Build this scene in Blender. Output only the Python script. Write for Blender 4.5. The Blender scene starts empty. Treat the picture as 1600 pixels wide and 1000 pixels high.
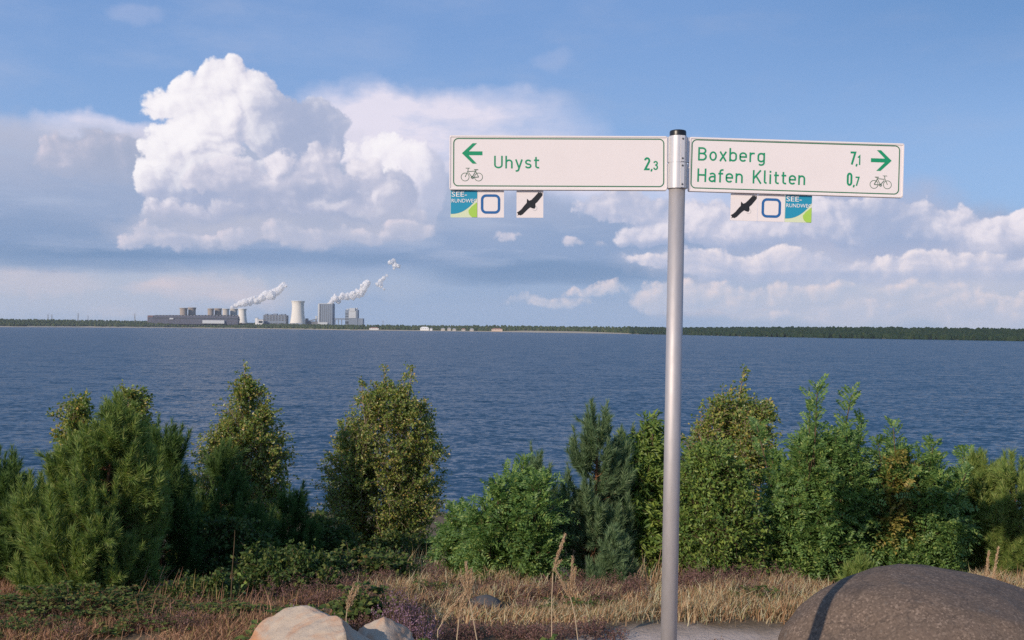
import bpy, bmesh, math, random
import numpy as np
from mathutils import Vector, Matrix, Euler

scene = bpy.context.scene
COL = scene.collection

# ------------------------------------------------------------------ camera
EYE = Vector((0.0, 0.0, 1.75))
FPX = 1570.0                      # focal length in photo pixels (1600 wide)
PITCH, ROLL = math.radians(0.456), math.radians(0.54)
cam_data = bpy.data.cameras.new('camera')
cam_data.sensor_fit = 'HORIZONTAL'
cam_data.sensor_width = 36.0
cam_data.lens = 36.0 * FPX / 1600.0
cam_data.clip_start = 0.05
cam_data.clip_end = 60000.0
cam = bpy.data.objects.new('camera', cam_data)
COL.objects.link(cam)
CAM_R = (Matrix.Rotation(math.radians(90) + PITCH, 4, 'X') @ Matrix.Rotation(ROLL, 4, 'Z'))
cam.matrix_world = Matrix.Translation(EYE) @ CAM_R
scene.camera = cam

def ray(px, py):
    return (CAM_R.to_3x3() @ Vector(((px - 800) / FPX, (500 - py) / FPX, -1.0)))

def at(px, py, Y):
    """world point seen at photo pixel (px, py) at forward distance Y"""
    d = ray(px, py)
    return EYE + d * (Y / d.y)

# ------------------------------------------------------------------ render settings
scene.view_settings.view_transform = 'Standard'
scene.view_settings.look = 'None'
scene.view_settings.exposure = 0.0
scene.view_settings.gamma = 1.0
scene.render.engine = 'CYCLES'
cy = scene.cycles
cy.use_adaptive_sampling = True
cy.adaptive_threshold = 0.008
cy.use_denoising = False
cy.denoiser = 'OPENIMAGEDENOISE'
cy.denoising_input_passes = 'RGB_ALBEDO_NORMAL'
cy.denoising_prefilter = 'ACCURATE'
cy.max_bounces = 6
cy.diffuse_bounces = 3
cy.glossy_bounces = 3
cy.transmission_bounces = 4
cy.transparent_max_bounces = 8
cy.volume_bounces = 2
cy.sample_clamp_indirect = 4.0
cy.sample_clamp_direct = 20.0

# ------------------------------------------------------------------ sun
SUN_EL, SUN_AZ = math.radians(25.0), math.radians(40.0)   # behind the camera, to its left
SUN_TRAVEL = Vector((math.sin(SUN_AZ) * math.cos(SUN_EL), math.cos(SUN_AZ) * math.cos(SUN_EL), -math.sin(SUN_EL)))
sun_data = bpy.data.lights.new('sun', 'SUN')
sun_data.energy = 4.1
sun_data.angle = math.radians(0.5)
sun_data.color = (1.0, 0.85, 0.70)
sun = bpy.data.objects.new('sun', sun_data)
sun.rotation_euler = SUN_TRAVEL.to_track_quat('-Z', 'Y').to_euler()
COL.objects.link(sun)

# ------------------------------------------------------------------ world: sky texture with cumulus in it
world = bpy.data.worlds.new('World')
scene.world = world
world.use_nodes = True
wt = world.node_tree
wt.nodes.clear()
world.cycles.sampling_method = 'MANUAL'
world.cycles.sample_map_resolution = 512

def srgb(r, g, b):
    f = lambda c: (c / 255 / 12.92) if c / 255 <= 0.04045 else ((c / 255 + 0.055) / 1.055) ** 2.4
    return (f(r), f(g), f(b))

class S:
    """a socket of the world tree with arithmetic"""
    def __init__(self, s): self.s = s
    def __add__(a, b): return m_('ADD', a, b)
    def __radd__(a, b): return m_('ADD', b, a)
    def __sub__(a, b): return m_('SUBTRACT', a, b)
    def __rsub__(a, b): return m_('SUBTRACT', b, a)
    def __mul__(a, b): return m_('MULTIPLY', a, b)
    def __rmul__(a, b): return m_('MULTIPLY', b, a)
    def __truediv__(a, b): return m_('DIVIDE', a, b)

def _set(tree, inp, v):
    if isinstance(v, S): tree.links.new(v.s, inp)
    else: inp.default_value = v

def m_(op, *a, clamp=False):
    n = wt.nodes.new('ShaderNodeMath'); n.operation = op; n.use_clamp = clamp
    for i, v in enumerate(a): _set(wt, n.inputs[i], v)
    return S(n.outputs[0])

def vm(op, *a, out=0):
    n = wt.nodes.new('ShaderNodeVectorMath'); n.operation = op
    for i, v in enumerate(a): _set(wt, n.inputs[i], v)
    return S(n.outputs[out])

def vscale(v, k):
    n = wt.nodes.new('ShaderNodeVectorMath'); n.operation = 'SCALE'
    _set(wt, n.inputs[0], v); _set(wt, n.inputs['Scale'], k)
    return S(n.outputs[0])

def sstep(lo, hi, x, a=0.0, b=1.0):
    n = wt.nodes.new('ShaderNodeMapRange'); n.interpolation_type = 'SMOOTHSTEP'; n.clamp = True
    for i, v in zip(('Value', 'From Min', 'From Max', 'To Min', 'To Max'), (x, lo, hi, a, b)): _set(wt, n.inputs[i], v)
    return S(n.outputs[0])

def mixc(f, a, b):
    n = wt.nodes.new('ShaderNodeMix'); n.data_type = 'RGBA'
    _set(wt, n.inputs[0], f)
    for i, v in ((6, a), (7, b)):
        if isinstance(v, S): wt.links.new(v.s, n.inputs[i])
        else: n.inputs[i].default_value = (*v, 1.0)
    return S(n.outputs[2])

def noise(v, scale, detail=4, rough=0.55, color=False):
    n = wt.nodes.new('ShaderNodeTexNoise'); n.noise_dimensions = '2D'
    _set(wt, n.inputs['Vector'], v)
    n.inputs['Scale'].default_value = scale; n.inputs['Detail'].default_value = detail; n.inputs['Roughness'].default_value = rough
    return S(n.outputs['Color' if color else 0])

def voro(v, scale, detail=2, rough=0.5):
    n = wt.nodes.new('ShaderNodeTexVoronoi'); n.voronoi_dimensions = '2D'; n.feature = 'F1'; n.normalize = False
    _set(wt, n.inputs['Vector'], v)
    n.inputs['Scale'].default_value = scale; n.inputs['Detail'].default_value = detail
    n.inputs['Roughness'].default_value = rough
    n.inputs['Lacunarity'].default_value = 2.3
    return S(n.outputs['Distance'])

def comb(x, y):
    n = wt.nodes.new('ShaderNodeCombineXYZ'); _set(wt, n.inputs[0], x); _set(wt, n.inputs[1], y)
    return S(n.outputs[0])

def sep(v):
    n = wt.nodes.new('ShaderNodeSeparateXYZ'); _set(wt, n.inputs[0], v)
    return S(n.outputs[0]), S(n.outputs[1]), S(n.outputs[2])

# sky coordinates of a direction: azimuth from +Y and tangent of the elevation, both x 15.7
KSKY = FPX / 100.0
def skyxy(px, py):
    d = ray(px, py)
    return (math.atan2(d.x, d.y) * KSKY, d.z / math.hypot(d.x, d.y) * KSKY)

tc = wt.nodes.new('ShaderNodeTexCoord')
gx, gy, gz = sep(S(tc.outputs['Generated']))
AX = m_('ARCTAN2', gx, gy) * KSKY
AY = gz / m_('SQRT', gx * gx + gy * gy + 1e-6) * KSKY
P0 = comb(AX, AY)
def warp(P):
    w1 = noise(P, 1.1, 2, 0.5, color=True)
    w2 = noise(P, 4.2, 3, 0.6, color=True)
    o1 = vscale(vm('SUBTRACT', w1, (0.5, 0.5, 0.5)), 0.42)
    o2 = vscale(vm('SUBTRACT', w2, (0.5, 0.5, 0.5)), 0.16)
    return vm('MULTIPLY', vm('ADD', vm('ADD', P, o1), o2), (1, 1, 0))

LDIR = Vector((-0.80, 0.60))
DEL = 0.10
P1 = vm('ADD', P0, (LDIR.x * DEL, LDIR.y * DEL, 0))
W0, W1 = warp(P0), warp(P1)

def billow(W):
    v1 = voro(W, 1.75, 2.6, 0.46)
    return v1
B0, B1 = billow(W0), billow(W1)
CL_FINE = noise(P0, 9.0, 4, 0.62)

def ell(W, px, py, rx, ry, k=None):
    """paraboloid puff: k*(1-|d|^2)"""
    cx, cy_ = skyxy(px, py)
    rx, ry = rx / 100, ry / 100
    k = min(rx, ry) if k is None else k
    d = vm('MULTIPLY_ADD', W, (1 / rx, 1 / ry, 0), (-cx / rx, -cy_ / ry, 0))
    return m_('MULTIPLY_ADD', vm('DOT_PRODUCT', d, d, out=1), -k, k)

def puffs(W, lst):
    r = None
    for p in lst:
        e = ell(W, *p)
        r = e if r is None else m_('SMOOTH_MAX', r, e, 0.08)
    return r

def soft(lst, W=None):
    """sum of soft blobs (px,py,rx,ry,amount)"""
    r = None
    for px, py, rx, ry, a in lst:
        cx, cy_ = skyxy(px, py)
        d = vm('MULTIPLY_ADD', W or P0, (100 / rx, 100 / ry, 0), (-cx * 100 / rx, -cy_ * 100 / ry, 0))
        e = sstep(0.0, 1.0, 1.0 - vm('DOT_PRODUCT', d, d, out=1), 0.0, a)
        r = e if r is None else r + e
    return r

CK = 10.0      # the background runs at strength 0.1
def col(r, g, b):
    return tuple(c * CK for c in srgb(r, g, b))

def cumulus(base, lst, lit, mid, shadow, shade=None, glow=None, gain=1.25, bump=0.18, edge=0.12, fade=None, amax=1.0, off=0.10, crease=0.26, grow=1.0):
    lst = [(p[0], p[1], p[2] * grow, p[3] * grow) for p in lst]
    h0 = puffs(W0, lst) - B0 * bump + off
    h1 = puffs(W1, lst) - B1 * bump + off
    sh = (h0 - h1) * gain + (0.5 + crease * 0.4) - B0 * crease
    if glow is not None: sh = sh + glow
    sh = sh + (CL_FINE - 0.5) * 0.10
    a = sstep(0.0, edge, h0 + (CL_FINE - 0.5) * 0.15, 0.0, amax)
    if fade is not None: a = a * fade
    c = mixc(m_('MULTIPLY_ADD', sh, 1.6, -0.1, clamp=True), shadow, mid)
    c = mixc(sstep(0.40, 1.0, sh), c, lit)
    if shade is not None: c = mixc(m_('MULTIPLY', shade, sstep(1.25, 0.25, sh), clamp=True), c, shadow)
    return mixc(a, base, c)

sky = wt.nodes.new('ShaderNodeTexSky')
sky.sky_type = 'NISHITA'
sky.sun_disc = False
sky.sun_elevation = SUN_EL
sky.sun_rotation = math.radians(180.0) + SUN_AZ
sky.altitude = 120.0
sky.air_density = 1.0
sky.dust_density = 1.0
sky.ozone_density = 1.5
C = S(sky.outputs[0])
# thin high veil that pales the whole sky a little
PS = vm('MULTIPLY', P0, (0.35, 1.0, 0))
VE = noise(PS, 0.8, 5, 0.6)
up = mixc(sstep(1.8, 5.4, AY), col(140, 179, 232), col(119, 160, 219))
up = mixc(sstep(1.5, 8.5, AX) * sstep(2.6, 5.4, AY) * 0.8, up, col(86, 137, 197))
C = mixc(0.78, C, up)
C = mixc(sstep(0.35, 0.85, VE) * sstep(4.0, -6.0, AX) * 0.35, C, col(172, 190, 226))

# anvil veil and faint cirrus
veil = soft([(640, 215, 190, 95, 1.0), (560, 170, 120, 60, 0.6), (760, 160, 160, 40, 0.45), (830, 250, 160, 110, 0.5), (170, 205, 120, 30, 0.9),
             (860, 95, 40, 20, 0.12), (210, 22, 50, 22, 0.2), (20, 230, 120, 40, 0.5), (1010, 300, 260, 90, 0.6)], W0)
C = mixc(m_('MINIMUM', veil * sstep(0.2, 0.75, noise(PS, 2.4, 5, 0.6), 0.55, 1.1), 0.96), C, col(234, 228, 242))

# stratus bank: top edge / bottom edge
ns = noise(PS, 1.6, 5, 0.55)
ns2 = noise(vm('MULTIPLY', P0, (0.16, 1.0, 0)), 2.6, 4, 0.6)
topn = sstep(-0.05, 0.7, soft([(60, 330, 330, 150, 1.0), (420, 340, 420, 160, 1.0), (790, 380, 260, 110, 1.0), (1010, 420, 300, 100, 0.9), (1400, 410, 420, 110, 0.9)], W0) + (ns - 0.5) * 0.5)
gy0 = skyxy(800, 512)[1]
bank = mixc(sstep(1.0, 2.9, AY + (ns - 0.5) * 0.9), col(140, 163, 199), col(180, 187, 210))
bank = mixc(sstep(0.45, 0.75, ns2) * 0.55, bank, col(176, 188, 214))
C = mixc(topn * 0.96, C, bank)

# low haze band beneath the bank, with pink sunlit patches
low = mixc(soft([(120, 455, 420, 60, 0.9), (1450, 480, 420, 60, 0.8), (500, 440, 260, 40, 0.4)], W0), col(150, 174, 208), col(186, 194, 212))
low = mixc(soft([(60, 440, 110, 26, 0.8), (330, 450, 130, 24, 0.6), (390, 470, 70, 16, 0.3), (180, 485, 60, 12, 0.35), (1345, 480, 80, 22, 0.4), (1080, 470, 90, 40, 0.5), (1160, 470, 70, 28, 0.5), (240, 448, 60, 12, 0.4)], W0) * sstep(0.35, 0.7, ns2, 0.5, 1.2), low, col(214, 204, 212))
under = 1.0 - sstep(0.66, 1.12, AY + (ns - 0.5) * 0.36)
C = mixc(under * 0.97, C, low)
# dark straight cloud base above it
dark = soft([(90, 403, 300, 24, 0.62), (430, 402, 360, 16, 0.40), (870, 430, 270, 26, 0.85), (700, 408, 260, 20, 0.25), (80, 365, 200, 40, 0.3)], comb(AX, AY + (ns2 - 0.5) * 0.26 + (ns - 0.5) * 0.15))
C = mixc(m_('MINIMUM', dark, 0.9), C, col(112, 144, 184))

# left cloud shoulder
C = cumulus(C, [(105, 242, 40, 34), (150, 242, 56, 40), (205, 242, 60, 38), (82, 254, 30, 20)],
            col(226, 216, 228), col(190, 192, 212), col(160, 172, 199), shade=soft([(200, 265, 90, 50, 0.8)]), fade=sstep(1.75, 2.6, AY), edge=0.14, bump=0.15)
# bright tower behind, right of the main cloud
C = cumulus(C, [(600, 240, 40, 34), (630, 262, 50, 44), (590, 222, 26, 16), (655, 280, 42, 56), (660, 315, 36, 44), (610, 300, 60, 56), (565, 235, 30, 20), (545, 245, 30, 14)],
            col(252, 248, 251), col(238, 232, 243), col(186, 193, 218), shade=soft([(690, 310, 60, 100, 0.9)], W0), glow=soft([(610, 260, 80, 80, 0.25)], W0), fade=sstep(1.2, 2.2, AY), bump=0.15)
# main cumulus: the tower
C = cumulus(C, [(372, 112, 26, 24), (340, 135, 48, 40), (300, 150, 46, 38), (262, 160, 38, 32), (244, 160, 24, 24), (330, 180, 72, 62), (400, 170, 50, 56),
                (412, 135, 26, 20), (440, 200, 60, 54), (490, 175, 40, 26), (512, 190, 32, 30), (512, 225, 34, 50), (470, 250, 66, 60),
                (262, 225, 44, 42), (300, 225, 42, 42), (375, 200, 26, 24), (345, 215, 46, 36), (248, 275, 40, 44), (320, 290, 90, 60), (250, 330, 40, 34), (420, 300, 120, 60)],
            col(253, 249, 252), col(224, 220, 233), col(168, 179, 208),
            shade=soft([(475, 215, 105, 130, 1.0), (420, 330, 260, 60, 0.75), (330, 300, 120, 60, 0.45)], W0),
            glow=soft([(310, 180, 140, 110, 0.34), (255, 250, 60, 80, 0.16), (390, 120, 60, 50, 0.1)], W0), fade=sstep(1.40, 1.95, AY + (ns - 0.5) * 0.3))
# main cumulus: the puffs in front
C = cumulus(C, [(330, 282, 46, 24), (372, 275, 44, 32), (437, 254, 32, 28), (500, 254, 42, 34), (478, 268, 26, 22), (572, 274, 34, 36), (535, 290, 56, 30), (610, 305, 46, 40), (440, 300, 90, 40), (255, 328, 46, 24), (300, 335, 50, 22),
                (545, 325, 90, 34), (625, 332, 46, 24), (420, 335, 140, 26)],
            col(246, 240, 246), col(216, 213, 228), col(168, 178, 206),
            shade=soft([(440, 320, 170, 40, 0.75), (600, 352, 90, 26, 0.6), (630, 300, 40, 60, 0.5), (520, 300, 70, 22, 0.5), (420, 350, 300, 22, 0.6)], W0),
            glow=soft([(437, 246, 34, 26, 0.16), (572, 262, 36, 30, 0.26), (255, 318, 50, 24, 0.1), (540, 326, 70, 16, 0.14), (372, 266, 44, 26, 0.06)], W0), fade=sstep(1.35, 1.75, AY + (ns - 0.5) * 0.3), edge=0.13)
# broken scraps under the main cloud
C = mixc(soft([(300, 362, 150, 34, 0.75), (470, 362, 200, 30, 0.8), (620, 352, 90, 40, 0.6)], W0), C, col(184, 189, 210))
C = cumulus(C, [(215, 374, 28, 18), (264, 376, 30, 20), (245, 358, 40, 12), (440, 366, 46, 19), (500, 370, 66, 17), (560, 372, 80, 15), (615, 370, 50, 13), (645, 361, 42, 20), (365, 369, 30, 20), (310, 372, 30, 12), (890, 376, 18, 13), (905, 379, 14, 11), (790, 370, 18, 9), (938, 383, 14, 8)],
            col(230, 220, 230), col(202, 203, 220), col(165, 177, 206), edge=0.14, bump=0.12, amax=0.9)
# right cumulus fields, three rows
C = mixc(soft([(1370, 355, 150, 90, 1.0), (1230, 350, 160, 70, 0.7), (1470, 380, 160, 60, 0.9), (1330, 320, 60, 36, 0.6)], W0), C, col(174, 183, 211))
C = cumulus(C, [(960, 318, 70, 26), (1015, 330, 70, 28), (1095, 345, 66, 44), (1030, 365, 60, 26), (1000, 380, 40, 16), (1150, 355, 60, 34), (1220, 340, 66, 46), (1270, 340, 46, 40), (1300, 365, 36, 24),
                (1360, 345, 90, 44), (1420, 345, 50, 36), (1440, 365, 70, 44), (1490, 360, 34, 36), (1530, 370, 56, 38), (1580, 380, 56, 48), (1610, 350, 40, 36), (1500, 345, 36, 26), (1400, 392, 110, 26)],
            col(246, 238, 244), col(216, 213, 228), col(160, 176, 209),
            shade=soft([(1375, 365, 110, 80, 0.75), (1440, 396, 100, 36, 0.6), (1150, 388, 220, 22, 0.8), (1000, 340, 90, 60, 0.3)], W0),
            glow=soft([(1250, 340, 80, 55, 0.22), (1100, 345, 100, 45, 0.16), (1010, 355, 60, 30, 0.12), (1540, 360, 110, 50, 0.16)], W0), fade=sstep(0.98, 1.4, AY + (ns - 0.5) * 0.25), edge=0.12, bump=0.17)
C = mixc(soft([(1160, 416, 230, 36, 0.45), (1450, 432, 260, 40, 0.55), (1450, 482, 260, 34, 0.6), (1120, 466, 130, 30, 0.5)], W0), C, col(208, 207, 222))
C = cumulus(C, [(1110, 414, 80, 26), (1190, 416, 70, 25), (1240, 420, 80, 24), (1310, 426, 66, 20), (1375, 425, 66, 27), (1445, 425, 66, 27), (1505, 430, 80, 28), (1575, 432, 80, 30), (1040, 412, 70, 14)],
            col(252, 240, 241), col(224, 218, 229), col(160, 178, 212), shade=soft([(1300, 436, 400, 16, 0.6)]), fade=sstep(0.55, 0.95, AY), edge=0.13, bump=0.13, off=0.13)
C = cumulus(C, [(860, 470, 60, 10), (940, 455, 50, 9), (1030, 466, 44, 20), (1075, 470, 52, 24), (1130, 464, 60, 24), (1215, 462, 80, 17), (1285, 458, 90, 16), (1350, 482, 90, 20), (1400, 455, 80, 14), (1530, 480, 54, 30), (1585, 480, 54, 27), (1450, 464, 80, 14), (1250, 490, 90, 12)],
            col(244, 226, 226), col(212, 209, 221), col(166, 185, 214), fade=sstep(0.0, 0.3, AY), edge=0.17, bump=0.12, amax=0.92, off=0.13)

bg = wt.nodes.new('ShaderNodeBackground')
bg.inputs['Strength'].default_value = 0.1
wt.links.new(C.s, bg.inputs['Color'])
wo = wt.nodes.new('ShaderNodeOutputWorld')
wt.links.new(bg.outputs[0], wo.inputs['Surface'])
# ------------------------------------------------------------------ helpers
def tag(o, label=None, cat=None, group=None, kind=None):
    if label: o['label'] = label
    if cat: o['category'] = cat
    if group: o['group'] = group
    if kind: o['kind'] = kind
    return o

def empty(name, loc=(0, 0, 0), rot=(0, 0, 0)):
    o = bpy.data.objects.new(name, None)
    o.location = loc; o.rotation_euler = rot
    o.empty_display_size = 0.1
    COL.objects.link(o)
    return o

class Geo:
    """collects vertices and faces (triangles and quads) for ONE mesh object"""
    def __init__(self): self.V, self.F3, self.F4, self.n = [], [], [], 0
    def add(self, v, f):
        v = np.asarray(v, float).reshape(-1, 3)
        f3 = [q for q in f if len(q) == 3]; f4 = [q for q in f if len(q) == 4]
        if f3: self.F3.append(np.array(f3) + self.n)
        if f4: self.F4.append(np.array(f4) + self.n)
        for q in f:
            if len(q) > 4:
                self.F3.append(np.array([(q[0], q[i], q[i + 1]) for i in range(1, len(q) - 1)]) + self.n)
        self.V.append(v); self.n += len(v)
    def raw(self, v, f):
        """v (N,k,3), all with the same face pattern f"""
        N, k = v.shape[:2]
        if N == 0: return
        f = np.asarray(f)
        F = (f[None] + (np.arange(N) * k)[:, None, None] + self.n).reshape(-1, f.shape[1])
        (self.F3 if f.shape[1] == 3 else self.F4).append(F)
        self.V.append(v.reshape(-1, 3)); self.n += N * k
    def box(self, x0, x1, y0, y1, z0, z1):
        self.add([(x0, y0, z0), (x1, y0, z0), (x1, y1, z0), (x0, y1, z0), (x0, y0, z1), (x1, y0, z1), (x1, y1, z1), (x0, y1, z1)],
                 [(0, 3, 2, 1), (4, 5, 6, 7), (0, 1, 5, 4), (1, 2, 6, 5), (2, 3, 7, 6), (3, 0, 4, 7)])
    def tube(self, pts, rad, seg=6, cap=True):
        pts = [Vector(p) for p in pts]; n = len(pts)
        if not hasattr(rad, '__len__'): rad = [rad] * n
        V = []; u = None
        for i, p in enumerate(pts):
            t = (pts[min(i + 1, n - 1)] - pts[max(i - 1, 0)])
            t = t.normalized() if t.length > 1e-9 else Vector((0, 0, 1))
            if u is None:
                u = t.orthogonal().normalized()
            else:
                u = (u - t * u.dot(t)); u = u.normalized() if u.length > 1e-6 else t.orthogonal().normalized()
            w = t.cross(u)
            for k in range(seg):
                a = 2 * math.pi * k / seg
                V.append(p + (u * math.cos(a) + w * math.sin(a)) * rad[i])
        F = [(i * seg + k, i * seg + (k + 1) % seg, (i + 1) * seg + (k + 1) % seg, (i + 1) * seg + k) for i in range(n - 1) for k in range(seg)]
        if cap:
            F.append(tuple(range(seg))[::-1]); F.append(tuple((n - 1) * seg + k for k in range(seg)))
        self.add([tuple(v) for v in V], F)
    def lathe(self, prof, seg=32, cx=0, cy=0):
        V = [(cx + r * math.cos(2 * math.pi * k / seg), cy + r * math.sin(2 * math.pi * k / seg), z) for r, z in prof for k in range(seg)]
        n = len(prof)
        F = [(i * seg + k, i * seg + (k + 1) % seg, (i + 1) * seg + (k + 1) % seg, (i + 1) * seg + k) for i in range(n - 1) for k in range(seg)]
        self.add(V, F)
    def build(self, name, mat, parent=None, smooth=False, loc=None):
        V = np.concatenate(self.V) if self.V else np.zeros((0, 3))
        loops, starts, tot = [], [], 0
        for k, L in ((3, self.F3), (4, self.F4)):
            if L:
                F = np.concatenate(L)
                loops.append(F.reshape(-1)); starts.append(tot + np.arange(len(F)) * k); tot += F.size
        me = bpy.data.meshes.new(name)
        me.vertices.add(len(V)); me.vertices.foreach_set('co', V.astype(np.float32).reshape(-1))
        lv = np.concatenate(loops); st = np.concatenate(starts)
        me.loops.add(len(lv)); me.loops.foreach_set('vertex_index', lv.astype(np.int32))
        me.polygons.add(len(st)); me.polygons.foreach_set('loop_start', st.astype(np.int32))
        me.update(calc_edges=True)
        me.polygons.foreach_set('use_smooth', np.full(len(st), smooth))
        if mat: me.materials.append(mat)
        o = bpy.data.objects.new(name, me)
        COL.objects.link(o)
        if parent is not None: o.parent = parent
        if loc is not None: o.location = loc
        return o

# ------------------------------------------------------------------ materials
class MT:
    def __init__(self, name):
        self.m = bpy.data.materials.new(name); self.m.use_nodes = True
        self.t = self.m.node_tree
        self.b = self.t.nodes['Principled BSDF']
    def n(self, kind, **kw):
        n = self.t.nodes.new(kind)
        for k, v in kw.items(): setattr(n, k, v)
        return n
    def l(self, a, b): self.t.links.new(a, b)
    def noise(self, scale, detail=4, rough=0.55, vec=None, dist=0.0):
        n = self.n('ShaderNodeTexNoise')
        n.inputs['Scale'].default_value = scale; n.inputs['Detail'].default_value = detail; n.inputs['Roughness'].default_value = rough
        n.inputs['Distortion'].default_value = dist
        if vec is not None: self.l(vec, n.inputs['Vector'])
        return n.outputs[0]
    def coords(self, kind='Object', scale=None):
        tcn = self.n('ShaderNodeTexCoord')
        if scale is None: return tcn.outputs[kind]
        mp = self.n('ShaderNodeMapping'); mp.inputs['Scale'].default_value = scale
        self.l(tcn.outputs[kind], mp.inputs['Vector'])
        return mp.outputs[0]
    def ramp(self, fac, stops):
        r = self.n('ShaderNodeValToRGB')
        e = r.color_ramp.elements
        while len(e) < len(stops): e.new(0.5)
        for i, (p, c) in enumerate(stops): e[i].position = p; e[i].color = (*c, 1)
        self.l(fac, r.inputs[0])
        return r.outputs[0]
    def mix(self, fac, a, b, mode='MIX'):
        x = self.n('ShaderNodeMix', data_type='RGBA', blend_type=mode)
        for i, v in ((0, fac), (6, a), (7, b)):
            if hasattr(v, 'links'): self.l(v, x.inputs[i])
            elif i == 0: x.inputs[0].default_value = v
            else: x.inputs[i].default_value = (*v, 1)
        return x.outputs[2]
    def math(self, op, a, b=0.0, clamp=False):
        x = self.n('ShaderNodeMath', operation=op, use_clamp=clamp)
        for i, v in ((0, a), (1, b)):
            if hasattr(v, 'links'): self.l(v, x.inputs[i])
            else: x.inputs[i].default_value = v
        return x.outputs[0]
    def color(self, v):
        if hasattr(v, 'links'): self.l(v, self.b.inputs['Base Color'])
        else: self.b.inputs['Base Color'].default_value = (*v, 1)
        return self
    def set(self, rough=None, metal=None, spec=None):
        if rough is not None: self.b.inputs['Roughness'].default_value = rough
        if metal is not None: self.b.inputs['Metallic'].default_value = metal
        if spec is not None: self.b.inputs['Specular IOR Level'].default_value = spec
        return self
    def bump(self, h, strength=0.5, dist=0.02):
        x = self.n('ShaderNodeBump'); x.inputs['Strength'].default_value = strength; x.inputs['Distance'].default_value = dist
        self.l(h, x.inputs['Height']); self.l(x.outputs[0], self.b.inputs['Normal'])
        return self

def plain(name, c, rough=0.6, metal=0.0, spec=0.5, var=0.0, vscale=8.0):
    a = MT(name).set(rough, metal, spec)
    if var:
        a.color(a.mix(a.noise(vscale, 5, 0.6, a.coords()), tuple(x * (1 - var) for x in c), tuple(min(1, x * (1 + var)) for x in c)))
    else: a.color(c)
    return a.m

def leaf_mat(name, stops, trans=0.35, rough=0.55, spec=0.3, gain=1.3):
    """foliage: colour differs leaf by leaf, some light passes through"""
    a = MT(name).set(rough, 0, spec)
    stops = [(p, tuple(min(.7, k * gain) for k in c)) for p, c in stops]
    g = a.n('ShaderNodeNewGeometry')
    c = a.ramp(g.outputs['Random Per Island'], stops)
    patch = a.noise(1.7, 3, 0.5, a.coords('Object'))
    c = a.mix(a.math('MULTIPLY', patch, 0.5), c, tuple(x * 0.7 for x in stops[0][1]))
    a.color(c)
    tr = a.n('ShaderNodeBsdfTranslucent')
    br = a.mix(1.0, c, (1.25, 1.3, 0.75), 'MULTIPLY')
    a.l(br, tr.inputs['Color'])
    mx = a.n('ShaderNodeMixShader'); mx.inputs[0].default_value = trans
    a.l(a.b.outputs[0], mx.inputs[1]); a.l(tr.outputs[0], mx.inputs[2])
    a.l(mx.outputs[0], a.t.nodes['Material Output'].inputs['Surface'])
    return a.m

rng = np.random.default_rng(11)

def unit(v): return v / np.maximum(np.linalg.norm(v, axis=-1, keepdims=True), 1e-9)

# ------------------------------------------------------------------ terrain height
_gy = np.array([-60, 0, 4.2, 6.5, 8, 10, 12, 16, 30, 60, 75, 90, 140])
_gz = np.array([0.4, 0, -0.03, -0.15, -0.27, -0.75, -1.25, -2.3, -5.5, -10.6, -12.05, -13.2, -17])
def ground(x, y):
    x = np.asarray(x, float); y = np.asarray(y, float)
    z = np.interp(y, _gy, _gz)
    b = 0.035 * np.sin(1.3 * x + 0.7 * y) * np.cos(0.9 * y - 0.4 * x) + 0.02 * np.sin(3.1 * x - 2.2 * y + 1)
    return z + b * np.clip((y - 5.0) / 2, 0.15, 1)
# ------------------------------------------------------------------ near ground: sandy bank running down to the lake
def axis(*segs):
    return np.unique(np.concatenate([np.arange(a, b + 1e-6, s) for a, b, s in segs]))
gxs = axis((-400, -40, 30), (-40, -8, 2), (-8, 8, 0.12), (8, 40, 2), (40, 400, 30))
gys = axis((-60, 2, 4), (2, 13, 0.12), (13, 30, 1.0), (30, 140, 5))
X, Y = np.meshgrid(gxs, gys)
Z = ground(X, Y)
g = Geo()
idx = np.arange(X.size).reshape(X.shape)
g.V.append(np.stack([X, Y, Z], -1).reshape(-1, 3)); g.n = X.size
g.F4.append(np.stack([idx[:-1, :-1], idx[:-1, 1:], idx[1:, 1:], idx[1:, :-1]], -1).reshape(-1, 4))
a = MT('sandy_soil').set(0.95, 0, 0.1)
P = a.coords('Object')
sx = a.n('ShaderNodeSeparateXYZ'); a.l(P, sx.inputs[0])
n1 = a.noise(1.3, 5, 0.6, P); n2 = a.noise(24, 5, 0.7, P); n3 = a.noise(90, 3, 0.7, P)
yy = a.math('ADD', sx.outputs[1], a.math('MULTIPLY', a.math('SUBTRACT', n1, 0.5), 1.1))
sandm = a.math('SUBTRACT', 1.0, a.math('MULTIPLY', a.math('SUBTRACT', yy, 6.15), 2.2, clamp=True), clamp=True)
sand = a.mix(n2, (0.42, 0.33, 0.26), (0.62, 0.50, 0.41))
sand = a.mix(a.math('GREATER_THAN', n3, 0.66), sand, (0.25, 0.19, 0.15))
soil = a.mix(n2, (0.10, 0.075, 0.045), (0.24, 0.17, 0.105))
xm = a.math('MULTIPLY', a.math('ADD', sx.outputs[0], -0.1), 2.0, clamp=True)
a.color(a.mix(a.math('MULTIPLY', sandm, xm), soil, sand)).bump(n2, 0.6, 0.03)
tag(g.build('ground', a.m, smooth=True), kind='structure')

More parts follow.
